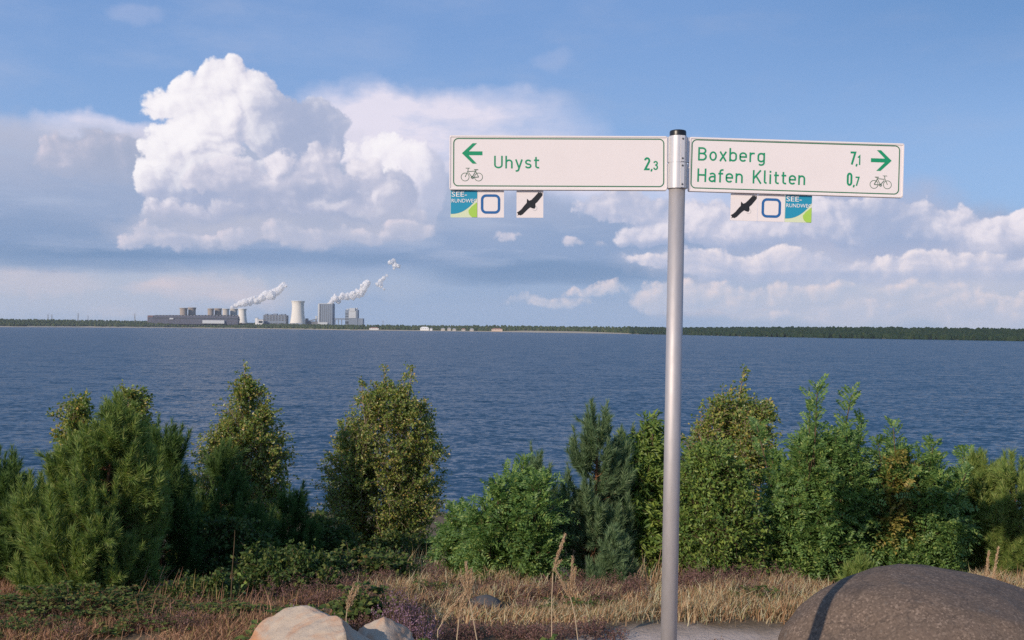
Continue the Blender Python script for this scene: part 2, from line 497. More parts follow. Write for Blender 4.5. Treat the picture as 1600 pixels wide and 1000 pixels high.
# ------------------------------------------------------------------ lake
WATER_Z = -12.0
a = MT('lake_water').set(0.12, 0, 0.10)
a.b.inputs['IOR'].default_value = 1.333
P = a.coords('Object')
def slopes(scale, rot, sc, detail, rough, k, dist=0.0):
    mp = a.n('ShaderNodeMapping'); mp.inputs['Rotation'].default_value = (0, 0, math.radians(rot)); mp.inputs['Scale'].default_value = sc; a.l(P, mp.inputs[0])
    n = a.n('ShaderNodeTexNoise'); n.inputs['Scale'].default_value = scale; n.inputs['Detail'].default_value = detail; n.inputs['Roughness'].default_value = rough; n.inputs['Distortion'].default_value = dist
    a.l(mp.outputs[0], n.inputs['Vector'])
    v = a.n('ShaderNodeVectorMath', operation='SUBTRACT'); a.l(n.outputs['Color'], v.inputs[0]); v.inputs[1].default_value = (.5, .5, .5)
    m = a.n('ShaderNodeVectorMath', operation='SCALE'); a.l(v.outputs[0], m.inputs[0]); m.inputs['Scale'].default_value = k
    return m.outputs[0], n.outputs[0]
s1, f1 = slopes(1.15, 12, (0.70, 1.0, 1), 6, 0.70, 1.45, 0.5)
s2, f2 = slopes(0.17, -8, (0.55, 1.0, 1), 4, 0.6, 0.45, 0.3)
sm = a.n('ShaderNodeVectorMath', operation='ADD'); a.l(s1, sm.inputs[0]); a.l(s2, sm.inputs[1])
# steep lee faces of the wind waves, turned to this shore
lee = a.math('MULTIPLY', a.math('SUBTRACT', a.math('ADD', a.math('MULTIPLY', f1, .6), a.math('MULTIPLY', f2, .4)), 0.545), 9.0, clamp=True)
gust = a.noise(0.012, 3, 0.5, a.coords('Object', (0.4, 1, 1)))
lee = a.math('MULTIPLY', lee, a.math('MULTIPLY', gust, 1.1))
cb = a.n('ShaderNodeCombineXYZ'); a.l(a.math('SUBTRACT', a.math('MULTIPLY', lee, -0.9), 0.12), cb.inputs[1]); cb.inputs[2].default_value = 1.0
fl = a.n('ShaderNodeVectorMath', operation='MULTIPLY'); a.l(sm.outputs[0], fl.inputs[0]); fl.inputs[1].default_value = (1, 1, 0)
nn = a.n('ShaderNodeVectorMath', operation='ADD'); a.l(cb.outputs[0], nn.inputs[0]); a.l(fl.outputs[0], nn.inputs[1])
no = a.n('ShaderNodeVectorMath', operation='NORMALIZE'); a.l(nn.outputs[0], no.inputs[0]); a.l(no.outputs[0], a.b.inputs['Normal'])
deep = a.mix(gust, (0.018, 0.055, 0.095), (0.027, 0.069, 0.112))
foam = a.noise(0.33, 6, 0.72, a.coords('Object', (0.35, 1.0, 1)))
foamm = a.math('MULTIPLY', a.math('SUBTRACT', foam, 0.735), 26, clamp=True)
a.color(a.mix(foamm, deep, (0.75, 0.78, 0.82)))
# a rough lake never mirrors fully: its wave slopes hold the reflection near a third even at grazing view
wd = a.n('ShaderNodeBsdfDiffuse'); wg = a.n('ShaderNodeBsdfGlossy'); wg.inputs['Roughness'].default_value = 0.12
a.l(a.mix(foamm, deep, (0.75, 0.78, 0.82)), wd.inputs['Color']); a.l(no.outputs[0], wg.inputs['Normal'])
fr = a.n('ShaderNodeFresnel'); fr.inputs['IOR'].default_value = 1.333; a.l(no.outputs[0], fr.inputs['Normal'])
wm = a.n('ShaderNodeMixShader'); a.l(a.math('MULTIPLY', a.math('MINIMUM', fr.outputs[0], 0.40), a.math('SUBTRACT', 1.0, foamm)), wm.inputs[0])
a.l(wd.outputs[0], wm.inputs[1]); a.l(wg.outputs[0], wm.inputs[2]); a.l(wm.outputs[0], a.t.nodes['Material Output'].inputs['Surface'])
g = Geo()
wx = np.array([-9000, -3000, -800, -200, 0, 200, 800, 3000, 9000.0]); wy = np.array([55, 90, 150, 300, 800, 2000, 5000, 12000.0])
X, Y = np.meshgrid(wx, wy); idx = np.arange(X.size).reshape(X.shape)
g.V.append(np.stack([X, Y, np.full_like(X, WATER_Z)], -1).reshape(-1, 3)); g.n = X.size
g.F4.append(np.stack([idx[:-1, :-1], idx[:-1, 1:], idx[1:, 1:], idx[1:, :-1]], -1).reshape(-1, 4))
tag(g.build('lake_water', a.m, smooth=True), kind='structure')

# ------------------------------------------------------------------ far shore: beach, rising land, forest
# photo x, pixel of the forest top, pixel of the shoreline
SH = np.array([(-900, 494, 502), (-300, 496, 508), (0, 497.5, 511.2), (120, 499, 511.6), (200, 500, 512.2), (300, 502, 512.8), (460, 505.5, 514.6), (560, 507.2, 516.2), (700, 507.6, 517.6), (800, 508, 519), (930, 509.6, 521),
               (1060, 511, 523.2), (1180, 510.3, 526), (1300, 510.2, 528.2), (1450, 511.3, 530.6), (1600, 513, 533), (1900, 514, 539), (2700, 518, 551)])
def shore_pt(px):
    top, sh = np.interp(px, SH[:, 0], SH[:, 1]), np.interp(px, SH[:, 0], SH[:, 2])
    d = ray(px, sh); t = (WATER_Z - EYE.z) / d.z
    return top, sh, d.y * t, d.x / d.y
a = MT('far_land').set(0.95, 0, 0.1)
P = a.coords('Object')
a.color(a.mix(a.noise(0.02, 4, 0.6, P), (0.06, 0.085, 0.035), (0.16, 0.14, 0.075)))
LAND = a.m
a = MT('beach_sand').set(0.95, 0, 0.1)
a.color(a.mix(a.noise(0.03, 4, 0.6, a.coords()), (0.30, 0.25, 0.17), (0.50, 0.43, 0.33)))
BEACH = a.m
pxs = np.arange(-900, 2701, 20.0)
gl, gb = Geo(), Geo()
rows_l, rows_b = [], []
for px in pxs:
    top, sh, D, s = shore_pt(px)
    bw = np.interp(px, [-300, 0, 60, 300, 640, 760, 860, 940, 1000, 1900], [30, 60, 50, 30, 30, 70, 160, 120, 12, 10])   # beach width
    zt = EYE.z + (ray(px, top).z / ray(px, top).y) * (D + 330) - 10.0
    hb = np.interp(px, [-300, 0, 60, 240, 300, 600, 680, 780, 820, 900, 950, 1000, 1100, 1900], [1.2, 1.7, 2.0, 1.8, 1.4, 1.4, 1.0, 1.2, 2.6, 2.6, 1.8, .7, .8, 1.0]) * D / FPX
    prof = [(0, -13.0), (bw, -12.0 + hb), (bw + 60, -11.8 + hb), (bw + 330, zt), (bw + 900, zt + 0.5), (9000, zt + 1)]
    rows_l.append([(s * (D + o), D + o, z - 0.4 if i == 1 else z) for i, (o, z) in enumerate(prof)])
    rows_b.append([(s * (D + o), D + o, z) for o, z in ((-6, -12.6), (bw * 0.4, -12 + hb * .45), (bw + 6, -11.9 + hb), (bw + 26, -12.2 + hb))])
for gg, rows in ((gl, rows_l), (gb, rows_b)):
    R = np.array(rows); n, k = R.shape[:2]; idx = np.arange(n * k).reshape(n, k)
    gg.V.append(R.reshape(-1, 3)); gg.n = n * k
    gg.F4.append(np.stack([idx[:-1, :-1], idx[1:, :-1], idx[1:, 1:], idx[:-1, 1:]], -1).reshape(-1, 4))
tag(gl.build('far_shore', LAND, smooth=True), kind='structure')
tag(gb.build('beach', BEACH, smooth=True), kind='structure')
LANDV = np.array(rows_l)          # (n, k, 3)

def land_z(px, off):
    """height of the far land at photo column px, `off` metres behind the shoreline"""
    i = int(np.clip(np.searchsorted(pxs, px) - 1, 0, len(pxs) - 2)); f = (px - pxs[i]) / 20.0
    r = LANDV[i] * (1 - f) + LANDV[i + 1] * f
    _, _, D, _ = shore_pt(px)
    return float(np.interp(off, r[:, 1] - D, r[:, 2]))

def clump(gg, c, rx, rz, r):
    """one small far crown: an uneven, knobbly dome"""
    k = 6; ph = r.uniform(0, 6.28)
    ring = lambda z, s: [(c[0] + rx * s * r.uniform(.7, 1.3) * math.cos(ph + 2 * math.pi * i / k), c[1] + rx * s * r.uniform(.7, 1.3) * math.sin(ph + 2 * math.pi * i / k), c[2] + z * rz * r.uniform(.9, 1.1)) for i in range(k)]
    V = ring(0.05, .85) + ring(0.45, 1.0) + ring(0.82, .68) + [(c[0] + r.normal(0, rx * .2), c[1], c[2] + rz)]
    F = [(m * k + i, m * k + (i + 1) % k, (m + 1) * k + (i + 1) % k, (m + 1) * k + i) for m in (0, 1) for i in range(k)] + [(2 * k + i, 2 * k + (i + 1) % k, 3 * k) for i in range(k)]
    gg.add(V, F)

def forest(p0, p1, n_rows, step, hmin, hmax, label, mat, o0=70, o1=360, keep=1.0):
    gg = Geo(); r = np.random.default_rng(int(p0) + 1005)
    for j in range(n_rows):
        off = o0 + (o1 - o0) * j / (n_rows - 1)
        px = p0
        while px < p1:
            _, _, D, s = shore_pt(px)
            q = px + r.uniform(-.5, .5) * step; o = off + r.uniform(-14, 14)
            bw = np.interp(q, [-300, 0, 60, 300, 640, 760, 860, 940, 1000, 1900], [30, 60, 50, 30, 30, 70, 160, 120, 12, 10])
            if r.random() < keep:
                hh = r.uniform(hmin, hmax)
                z = land_z(q, o + bw - 20)
                clump(gg, (s * (D + o + bw - 20) + (q - px) * D / FPX, D + o + bw - 20, z - 1), hh * r.uniform(.34, .60), hh + 1, r)
            px += step * r.uniform(.7, 1.3)
    return tag(gg.build('forest', mat, smooth=False), label, 'forest', kind='stuff')
FOREST_L = leaf_mat('far_mixed_forest', [(0, (0.040, 0.066, 0.026)), (0.5, (0.06, 0.088, 0.032)), (1, (0.10, 0.115, 0.045))], 0.12, 0.8, 0.1, 1.0)
FOREST_R = leaf_mat('far_pine_forest', [(0, (0.014, 0.034, 0.016)), (0.6, (0.022, 0.046, 0.020)), (1, (0.04, 0.062, 0.022))], 0.1, 0.8, 0.1, 1.0)
forest(-700, 560, 10, 3.0, 8, 11.5, 'mixed green wood on the far shore in front of the power station', FOREST_L, 28, 350)
forest(560, 985, 8, 3.0, 6, 12, 'low green wood behind the pale beach on the far shore', FOREST_L, 40, 350)
forest(985, 2500, 14, 3.4, 8.5, 12, 'dark green pine forest along the right far shore', FOREST_R, 6, 340)
# ------------------------------------------------------------------ power station on the far shore
PD = 4450.0
def pw(px, py, Y=PD): return at(px, py, Y)
MPP = PD / FPX
def concrete(name, c, streak=0.25):
    a = MT(name).set(0.9, 0, 0.1)
    s = a.noise(0.12, 4, 0.6, a.coords('Object', (1, 1, 0.12)))
    a.color(a.mix(s, tuple(x * (1 - streak) for x in c), tuple(min(1, x * (1 + streak)) for x in c)))
    return a.m
C_BROWN = concrete('weathered_concrete', (0.33, 0.28, 0.235)); C_PALE = concrete('pale_concrete', (0.70, 0.665, 0.60), 0.1); C_MID = concrete('grey_concrete', (0.50, 0.46, 0.40))
SHADE_IN = plain('tower_inside', (0.12, 0.12, 0.12), 0.9)

def cooling_tower(px0, px1, ytop, ybase, mat, label, Y):
    k = Y / FPX
    r = (px1 - px0) / 2 * k * 0.985
    c = at((px0 + px1) / 2, ybase, Y); zt = at((px0 + px1) / 2, ytop, Y).z
    t = tag(empty('cooling_tower', (c.x, c.y, c.z - 6)), label, 'cooling tower', 'cooling towers of the power station')
    h = zt - c.z + 6
    prof = [(r * (0.86 + 0.32 * ((0.80 - f) ** 2 / 0.64 if f < 0.80 else (f - 0.80) ** 2 / 0.12)), f * h) for f in np.linspace(0.06, 1, 18)]
    g = Geo(); g.lathe(prof, 40); g.lathe([(q * 0.975, z) for q, z in prof[::-1]], 40)
    rt = prof[-1][0]; g.lathe([(rt, h), (rt * 0.975, h + 0.01)], 40)
    g.build('shell', mat, t, True)
    g = Geo(); g.lathe([(rt * 0.99, h - 3.5), (rt * 1.02, h - 3.2), (rt * 1.02, h + 0.4), (rt * 0.98, h + 0.4)], 40); g.build('rim', mat, t, True)
    g = Geo(); rb = prof[0][0]
    for i in range(24):
        b0 = 2 * math.pi * i / 24
        for d in (-.5, .5):
            b1 = b0 + d * 2 * math.pi / 24
            g.tube([(rb * 1.03 * math.cos(b0), rb * 1.03 * math.sin(b0), 0), (rb * math.cos(b1), rb * math.sin(b1), 0.065 * h)], 0.7, 4)
    g.build('support_legs', C_MID, t)
    return t
tw = [(280.2, 293.2, 481.2, C_BROWN, 'brown cooling tower farthest left behind the long dark hall'),
      (293.2, 306.4, 480.6, C_BROWN, 'brown cooling tower second from the left, touching the leftmost one'),
      (323.8, 334.4, 482.0, C_BROWN, 'brown cooling tower at the left end of the row of five'),
      (334.4, 346.8, 481.9, C_BROWN, 'brownish cooling tower second in the row of five'),
      (347.0, 358.4, 482.5, C_MID, 'grey cooling tower in the middle of the row of five'),
      (358.8, 371.6, 482.6, C_MID, 'grey cooling tower with a steam plume rising behind it'),
      (371.8, 385.4, 482.5, C_PALE, 'pale cooling tower right beside the right end of the dark hall')]
for i, (p0, p1, yt, mt, lb) in enumerate(tw): cooling_tower(p0, p1, yt, 503.5, mt, lb, PD + 60 + (i % 2) * 40 - (100 if i == 6 else 0))
cooling_tower(454.4, 476.2, 470.4, 505.0, C_PALE, 'largest and palest cooling tower, standing alone right of the boiler house', PD)

DARKCLAD = MT('dark_cladding').set(0.6, 0, 0.3)
n_ = DARKCLAD.noise(0.05, 4, 0.6, DARKCLAD.coords('Object', (1, 1, 0.2)))
DARKCLAD.color(DARKCLAD.mix(n_, (0.055, 0.06, 0.09), (0.10, 0.105, 0.14))); DARKCLAD = DARKCLAD.m
BLUECLAD = plain('blue_grey_cladding', (0.17, 0.21, 0.27), 0.6, var=0.12, vscale=0.05)
PALECLAD = plain('pale_cladding', (0.48, 0.50, 0.52), 0.6, var=0.1, vscale=0.05)
BRICK = plain('red_brown_cladding', (0.17, 0.09, 0.08), 0.8, var=0.2, vscale=0.1)
STEELG = plain('steel_grey', (0.13, 0.14, 0.16), 0.6, var=0.2, vscale=0.1)
WINB = plain('window_band', (0.05, 0.06, 0.07), 0.25)
WHITEW = plain('white_wall', (0.72, 0.71, 0.69), 0.7, var=0.08, vscale=0.1)

class Bld:
    """a building given by photo rectangles on one distance plane; local metres from its base point"""
    def __init__(self, name, px, py, label, cat, Y, group=None):
        self.c = at(px, py, Y); self.Y = Y
        self.t = tag(empty(name, self.c), label, cat, group)
    def rect(self, g, x0, x1, y0, y1, front=0.0, depth=40.0):
        a, b = at(x0, y1, self.Y), at(x1, y1, self.Y); zt = at((x0 + x1) / 2, y0, self.Y).z
        g.box(a.x - self.c.x, b.x - self.c.x, front, front + depth, min(a.z, b.z) - self.c.z - (8 if y1 > 501 else 0), zt - self.c.z)
# long dark turbine hall with red-brown end
b = Bld('turbine_hall', 302, 503, 'long dark turbine hall with sawtooth roof and red brown left end', 'industrial hall', PD - 60)
g = Geo(); b.rect(g, 239.5, 372.5, 493.6, 503, 0, 60); b.rect(g, 232, 372.3, 495.8, 503, -6, 5.9); g.build('wall', DARKCLAD, b.t)
g = Geo(); b.rect(g, 230.8, 239.3, 492.8, 503, -3, 58); g.build('end_block', BRICK, b.t)
g = Geo()
for i in range(26):
    x = 241 + i * 5.05
    b.rect(g, x, x + 2.9, 492.2, 493.6, 4, 50)
g.build('roof_lanterns', STEELG, b.t)
g = Geo(); b.rect(g, 239.6, 372.4, 496.6, 497.6, -6.4, .3); g.build('window_band', WINB, b.t)
g = Geo(); b.rect(g, 266, 272, 496.8, 499, -10, 3.8); g.build('bay', PALECLAD, b.t)
g = Geo(); b.rect(g, 318, 352, 500.4, 502.5, -16, 9.5); g.build('annex', PALECLAD, b.t)
# boiler house with steel framing
b = Bld('boiler_house', 428, 504, 'dark framed boiler house left of the lone pale cooling tower', 'industrial building', PD)
g = Geo(); b.rect(g, 411, 447.2, 492.5, 504.5, 0, 45); g.build('wall', STEELG, b.t)
for x0, x1, yt in ((413, 417, 490.2), (420, 424, 491), (426, 432, 490), (435, 439, 491), (441, 445, 490.6)):
    g = Geo(); b.rect(g, x0, x1, yt, 492.5, 5, 25); g.build('roof_housing', BLUECLAD, b.t)
for i in range(8):
    g = Geo(); b.rect(g, 411.5 + i * 4.6, 413.0 + i * 4.6, 493.5, 503.5, -1.5, 1.5); g.build('buttress', BLUECLAD, b.t)
for y in (495.5, 498.5, 501.2):
    g = Geo(); b.rect(g, 411.2, 447, y, y + 0.7, -2.1, .6); g.build('floor_band', BLUECLAD, b.t)
b = Bld('plant_shed', 400, 504, 'small white shed between the dark hall and the boiler house', 'shed', PD - 30)
g = Geo(); b.rect(g, 398.5, 402.5, 497, 504.5, 0, 12); b.rect(g, 402.5, 411, 499.4, 504.5, 1, 14); g.build('wall', WHITEW, b.t)
g = Geo(); b.rect(g, 398.2, 402.8, 496.5, 497, -.5, 13); b.rect(g, 403, 411.3, 498.9, 499.4, .5, 15); g.build('roof', STEELG, b.t)
g = Geo(); b.rect(g, 404, 410, 501, 502, -.2, 1.1); g.build('window_band', WINB, b.t)
# tall block with paler left edge
b = Bld('boiler_tower', 508, 506, 'tall blue grey block with a pale stair tower, left of the conveyor bridge', 'industrial tower', PD)
g = Geo(); b.rect(g, 499.3, 519.2, 474.8, 507, 0, 60); g.build('wall', BLUECLAD, b.t)
g = Geo(); b.rect(g, 496.6, 499.2, 474.4, 507, -3, 62); g.build('stair_tower', PALECLAD, b.t)
g = Geo(); b.rect(g, 499.4, 512, 503.5, 507, -9, -.1); g.build('annex', PALECLAD, b.t)
g = Geo(); b.rect(g, 499.2, 519.4, 474.1, 474.8, -.6, 61); g.build('parapet', PALECLAD, b.t)
for i in range(6):
    g = Geo(); b.rect(g, 500.2 + i * 3.2, 500.7 + i * 3.2, 476, 503, -.5, .4); g.build('facade_rib', STEELG, b.t)
# second block group
b = Bld('bunker_block', 552, 506, 'pale blue twin topped block at the right end of the power station', 'industrial building', PD)
g = Geo(); b.rect(g, 539.2, 558.4, 484, 507, 0, 45); b.rect(g, 558.4, 566.8, 497.4, 507, 2, 40); g.build('wall', BLUECLAD, b.t)
g = Geo(); b.rect(g, 546, 555, 481.4, 486, -3, 30); g.build('roof_housing', PALECLAD, b.t)
g = Geo(); b.rect(g, 541, 544, 482.4, 484, 6, 20); g.build('roof_housing', PALECLAD, b.t)
g = Geo(); b.rect(g, 556, 558, 480.8, 484, 6, 14); g.build('roof_vent', PALECLAD, b.t)
g = Geo(); b.rect(g, 545, 556, 486.2, 497, -2, 1.9); g.build('front_panel', PALECLAD, b.t)
for y in (490, 494, 498, 502):
    g = Geo(); b.rect(g, 539.4, 544.6, y, y + 1, -.6, .5); g.build('window_band', WINB, b.t)
# conveyor bridge between them
b = Bld('conveyor_bridge', 529, 506, 'long conveyor bridge on legs between the two tall blocks', 'conveyor bridge', PD + 10)
g = Geo(); b.rect(g, 519.6, 539, 497.2, 499.4, 0, 7); g.build('gallery', BLUECLAD, b.t)
for x in (523, 528, 533.2):
    g = Geo(); b.rect(g, x, x + .9, 499.4, 507, 1, 4); g.build('leg', STEELG, b.t)
b = Bld('low_building', 487, 506, 'low dark conveyor house right of the lone pale cooling tower', 'industrial building', PD + 20)
g = Geo(); b.rect(g, 477, 480.5, 497.5, 507, 0, 20); b.rect(g, 480.5, 496.4, 502.2, 507, 0, 25); g.build('wall', STEELG, b.t)
g = Geo(); p0, p1 = at(481, 502, PD + 20) - b.c, at(496.3, 498.3, PD + 20) - b.c
g.tube([p0 + Vector((0, -6, 0)), p1 + Vector((0, -6, 0))], 2.6, 6); g.build('sloping_conveyor', BLUECLAD, b.t)
g = Geo(); b.rect(g, 492.5, 494.6, 493.6, 502.2, 3, 10); g.build('transfer_tower', PALECLAD, b.t)

# ------------------------------------------------------------------ steam plumes (lumpy bodies of white vapour)
from mathutils import noise as mnoise
def steam_mat(name, thr, k, scale):
    a = MT(name).set(1.0, 0, 0.0)
    a.color((0.97, 0.96, 0.96))
    tr = a.n('ShaderNodeBsdfTranslucent'); tr.inputs[0].default_value = (0.97, 0.96, 0.96, 1)
    mx = a.n('ShaderNodeMixShader'); mx.inputs[0].default_value = 0.58
    a.l(a.b.outputs[0], mx.inputs[1]); a.l(tr.outputs[0], mx.inputs[2])
    tp = a.n('ShaderNodeBsdfTransparent'); mx2 = a.n('ShaderNodeMixShader')
    a.l(a.math('MULTIPLY', a.math('SUBTRACT', a.noise(scale, 6, 0.72, a.coords()), thr), k, clamp=True), mx2.inputs[0])
    a.l(mx.outputs[0], mx2.inputs[1]); a.l(tp.outputs[0], mx2.inputs[2])
    a.l(mx2.outputs[0], a.t.nodes['Material Output'].inputs['Surface'])
    return a.m
STEAM, THIN_STEAM = steam_mat('steam', 0.62, 4.0, 0.075), steam_mat('thin_steam', 0.44, 4.0, 0.085)
def steam(name, blobs, label, cat, Y, seed, mat=None):
    """blobs: crop-3 pixel x, y, radius (0.3 photo px each); a hull of overlapping knobbly lobes"""
    r = np.random.default_rng(seed)
    c0 = at(200 + blobs[0][0] * .3, 390 + blobs[0][1] * .3, Y)
    bm = bmesh.new()
    lobes = []
    for X_, Y_, R_ in blobs:
        p = at(200 + X_ * .3, 390 + Y_ * .3, Y + r.uniform(-10, 10)) - c0; R = R_ * .3 * Y / FPX
        lobes.append((p, R * 0.95))
        for k in range(12):
            d = Vector(r.normal(0, 1, 3)).normalized()
            lobes.append((p + d * R * r.uniform(.5, .95), R * r.uniform(.22, .5)))
    for p, R in lobes:
        m = bmesh.ops.create_icosphere(bm, subdivisions=2, radius=R)
        for v in m['verts']: v.co += p
    me = bpy.data.meshes.new(name); bm.to_mesh(me); bm.free()
    tmp = bpy.data.objects.new('tmp', me); COL.objects.link(tmp)
    md = tmp.modifiers.new('r', 'REMESH'); md.mode = 'VOXEL'; md.voxel_size = 1.6
    md = tmp.modifiers.new('s', 'SMOOTH'); md.iterations = 6; md.factor = 0.6
    dg = bpy.context.evaluated_depsgraph_get(); me2 = bpy.data.meshes.new_from_object(tmp.evaluated_get(dg))
    bpy.data.objects.remove(tmp)
    me2.name = name
    off = Vector((seed * 7.0, 3.0, 1.0))
    n = len(me2.vertices); co = np.zeros(n * 3); no = np.zeros(n * 3)
    me2.vertices.foreach_get('co', co); me2.vertices.foreach_get('normal', no); co = co.reshape(-1, 3); no = no.reshape(-1, 3)
    for i in range(n):
        q = Vector(co[i])
        co[i] += no[i] * (3.4 * mnoise.fractal(q * 0.055 + off, 0.9, 2.0, 4) + 1.6 * (0.5 - mnoise.voronoi(q * 0.12 + off)[0][0]))
    me2.vertices.foreach_set('co', co.reshape(-1)); me2.update()
    me2.polygons.foreach_set('use_smooth', np.ones(len(me2.polygons), bool))
    me2.materials.clear(); me2.materials.append(mat or STEAM)
    o = bpy.data.objects.new(name, me2); o.location = c0; COL.objects.link(o)
    return tag(o, label, cat)
steam('steam_plume', [(545, 302, 10), (562, 292, 13), (585, 283, 17), (610, 276, 20), (640, 268, 22), (668, 262, 23), (700, 250, 24), (722, 234, 24), (750, 238, 26), (775, 219, 23), (797, 200, 20), (808, 182, 15), (822, 190, 9)],
      'white steam plume drifting right from the row of grey cooling towers', 'steam plume', PD + 160, 3)
steam('steam_plume', [(1042, 282, 9), (1060, 272, 15), (1082, 256, 21), (1095, 266, 18), (1120, 242, 20), (1142, 245, 22), (1170, 240, 22), (1192, 230, 23), (1215, 226, 22), (1228, 200, 22), (1240, 180, 22), (1254, 172, 12)],
      'white steam plume rising from behind the tall blue grey block', 'steam plume', PD + 200, 8)
steam('steam_puff', [(1300, 182, 12), (1316, 168, 15), (1318, 192, 13), (1332, 150, 13), (1334, 205, 8), (1348, 136, 8)], 'thin detached white steam puff just right of the rising plume', 'steam puff', PD + 210, 5, THIN_STEAM)
steam('steam_puff', [(1366, 66, 15), (1382, 58, 12), (1390, 82, 16), (1408, 84, 11), (1384, 100, 7)], 'highest small white steam puff, alone against the dark cloud base', 'steam puff', PD + 220, 6, THIN_STEAM)

# ------------------------------------------------------------------ pylons and far shore houses
PYL = plain('pylon_steel', (0.22, 0.23, 0.25), 0.6)
def pylon(px, yt, yb, lab, Y=4300, name='pylon'):
    c = at(px, yb, Y); h = at(px, yt, Y).z - c.z
    g = Geo(); w = h * .09
    for sx_ in (-1, 1):
        for sy in (-1, 1):
            g.tube([(sx_ * w, sy * w, -6), (sx_ * w * .25, sy * w * .25, h * .72), (0, 0, h)], .32, 4)
    for k in range(6):
        z0, z1 = h * k / 6 * .9, h * (k + 1) / 6 * .9
        f0, f1 = 1 - .75 * min(1, z0 / (h * .72)), 1 - .75 * min(1, z1 / (h * .72))
        for s_ in (-1, 1):
            g.tube([(-s_ * w * f0, -w * f0, z0), (s_ * w * f1, -w * f1, z1)], .22, 4)
            g.tube([(-s_ * w * f0, w * f0, z0), (s_ * w * f1, w * f1, z1)], .22, 4)
    for z, l in ((.62, .24), (.76, .3), (.9, .2)):
        g.tube([(-l * h, 0, h * z), (0, 0, h * (z + .035)), (l * h, 0, h * z)], .32, 4)
    o = g.build(name, PYL); o.location = c
    return tag(o, lab, 'pylon', 'power line pylons above the far wood')
pylon(75, 489.8, 499.5, 'taller lattice pylon of the close pair above the left far wood', 4200)
pylon(81, 490.8, 499.5, 'shorter lattice pylon of the close pair above the left far wood', 4300)
pylon(122, 488.6, 500, 'lattice pylon midway between the close pair and the dark hall', 4100)
pylon(137.5, 492.5, 500, 'faint small lattice pylon in the distance above the left far wood', 4600)
pylon(210.5, 489, 501, 'lattice pylon nearest the red brown end of the dark hall', 4100)
pylon(598.5, 500.5, 508.5, 'thin lone mast right of the power station', 4300, 'pylon')

RED = plain('tile_roof', (0.24, 0.13, 0.10), 0.8, var=0.2, vscale=0.2)
def house(px0, px1, ytop, ybase, lab, wall, roof, cat='house', gable=True, name='house', off=None):
    _, sh, D, s = shore_pt((px0 + px1) / 2)
    Y = D + (off or 34)
    c = at((px0 + px1) / 2, ybase, Y); w = (px1 - px0) / 2 * Y / FPX; h = (ybase - ytop) * Y / FPX
    t = tag(empty(name, c), lab, cat, 'small houses along the far shore'); hw = h * .55
    g = Geo(); g.box(-w, w, 0, 9, -4, hw); g.build('wall', wall, t)
    g = Geo(); V = [(-w - .5, -.6, hw), (w + .5, -.6, hw), (w + .5, 9.6, hw), (-w - .5, 9.6, hw), (-w * .55, 4.5, h), (w * .55, 4.5, h)]
    g.add(V, [(0, 1, 5, 4), (2, 3, 4, 5), (1, 2, 5), (3, 0, 4), (3, 2, 1, 0)]); g.build('roof', roof, t)
    n = max(2, min(4, int(w / 3)))
    for i in range(n):
        g = Geo(); x = -w + (i + .5) * 2 * w / n; g.box(x - .8, x + .8, -.08, .3, hw * .3, hw * .75); g.build('window', WINB, t)
GREYR = plain('grey_roof', (0.30, 0.30, 0.31), 0.7)
house(577, 591.5, 511.2, 514.8, 'long low building with reddish roof on the far shore right of the power station', WHITEW, RED)
house(656.5, 670, 510.6, 514.8, 'large white gabled house on the far shore', WHITEW, WHITEW)
house(671.5, 675.5, 512.2, 515, 'small white hut beside the large white house', WHITEW, GREYR)
PALEW = plain('weathered_wall', (0.46, 0.42, 0.37), 0.8)
house(689, 695, 512.4, 515.6, 'white beach house with grey roof, leftmost of the beach houses', PALEW, GREYR)
house(699, 704.5, 511.8, 515.6, 'tall white beach house second from the left', PALEW, GREYR)
house(707, 712.5, 513, 516, 'low pale beach house third from the left', PALEW, GREYR)
house(721, 727, 513, 516.4, 'pale beach house fourth from the left', PALEW, RED)
house(734, 740, 513, 516.8, 'pale beach house farthest right', PALEW, GREYR)
house(768, 785, 512.6, 516, 'long sandy coloured building above the start of the pale beach', plain('sandy_wall', (0.55, 0.42, 0.33), 0.8), RED)
# ------------------------------------------------------------------ signpost
SD = 4.62
def paint(name, c, rough=0.4): return plain(name, c, rough, 0.0, 0.4)
a = MT('sign_white').set(0.38, 0, 0.4)
P = a.coords('Object')
dirt = a.noise(5.0, 6, 0.65, P); spk = a.noise(120, 2, 0.5, P)
c = a.mix(a.math('MULTIPLY', a.math('SUBTRACT', dirt, 0.45), 0.9, clamp=True), (0.765, 0.705, 0.69), (0.69, 0.63, 0.61))
c = a.mix(a.math('GREATER_THAN', spk, 0.88), c, (0.35, 0.32, 0.28))
a.color(c); SIGN_WHITE = a.m
GREEN = paint('sign_green', (0.012, 0.27, 0.125))
DKGREEN = paint('border_green', (0.03, 0.17, 0.085))
BIKEG = paint('bicycle_grey_green', (0.10, 0.17, 0.12))
BLUE = paint('emblem_blue', (0.022, 0.12, 0.33)); TURQ = paint('plaque_turquoise', (0.02, 0.27, 0.42)); LIME = paint('plaque_lime', (0.36, 0.58, 0.09))
PALEG = paint('plaque_pale_green', (0.62, 0.68, 0.46)); WHITE = paint('plaque_white', (0.82, 0.80, 0.80)); BLACK = paint('emblem_black', (0.018, 0.018, 0.02)); GREY = paint('emblem_grey', (0.45, 0.45, 0.45))
a = MT('galvanised_steel').set(0.6, 0.55, 0.4)
P = a.coords('Object', (1, 1, .25)); n = a.noise(60, 4, .6, P); n2_ = a.noise(5, 4, .6, a.coords())
a.color(a.mix(n, (0.40, 0.375, 0.37), (0.52, 0.49, 0.485))); a.l(a.math('MULTIPLY_ADD', n2_, 0.25), a.b.inputs['Roughness']); a.t.nodes[-1].inputs[2].default_value = 0.47
a.bump(n, 0.08, 0.002)
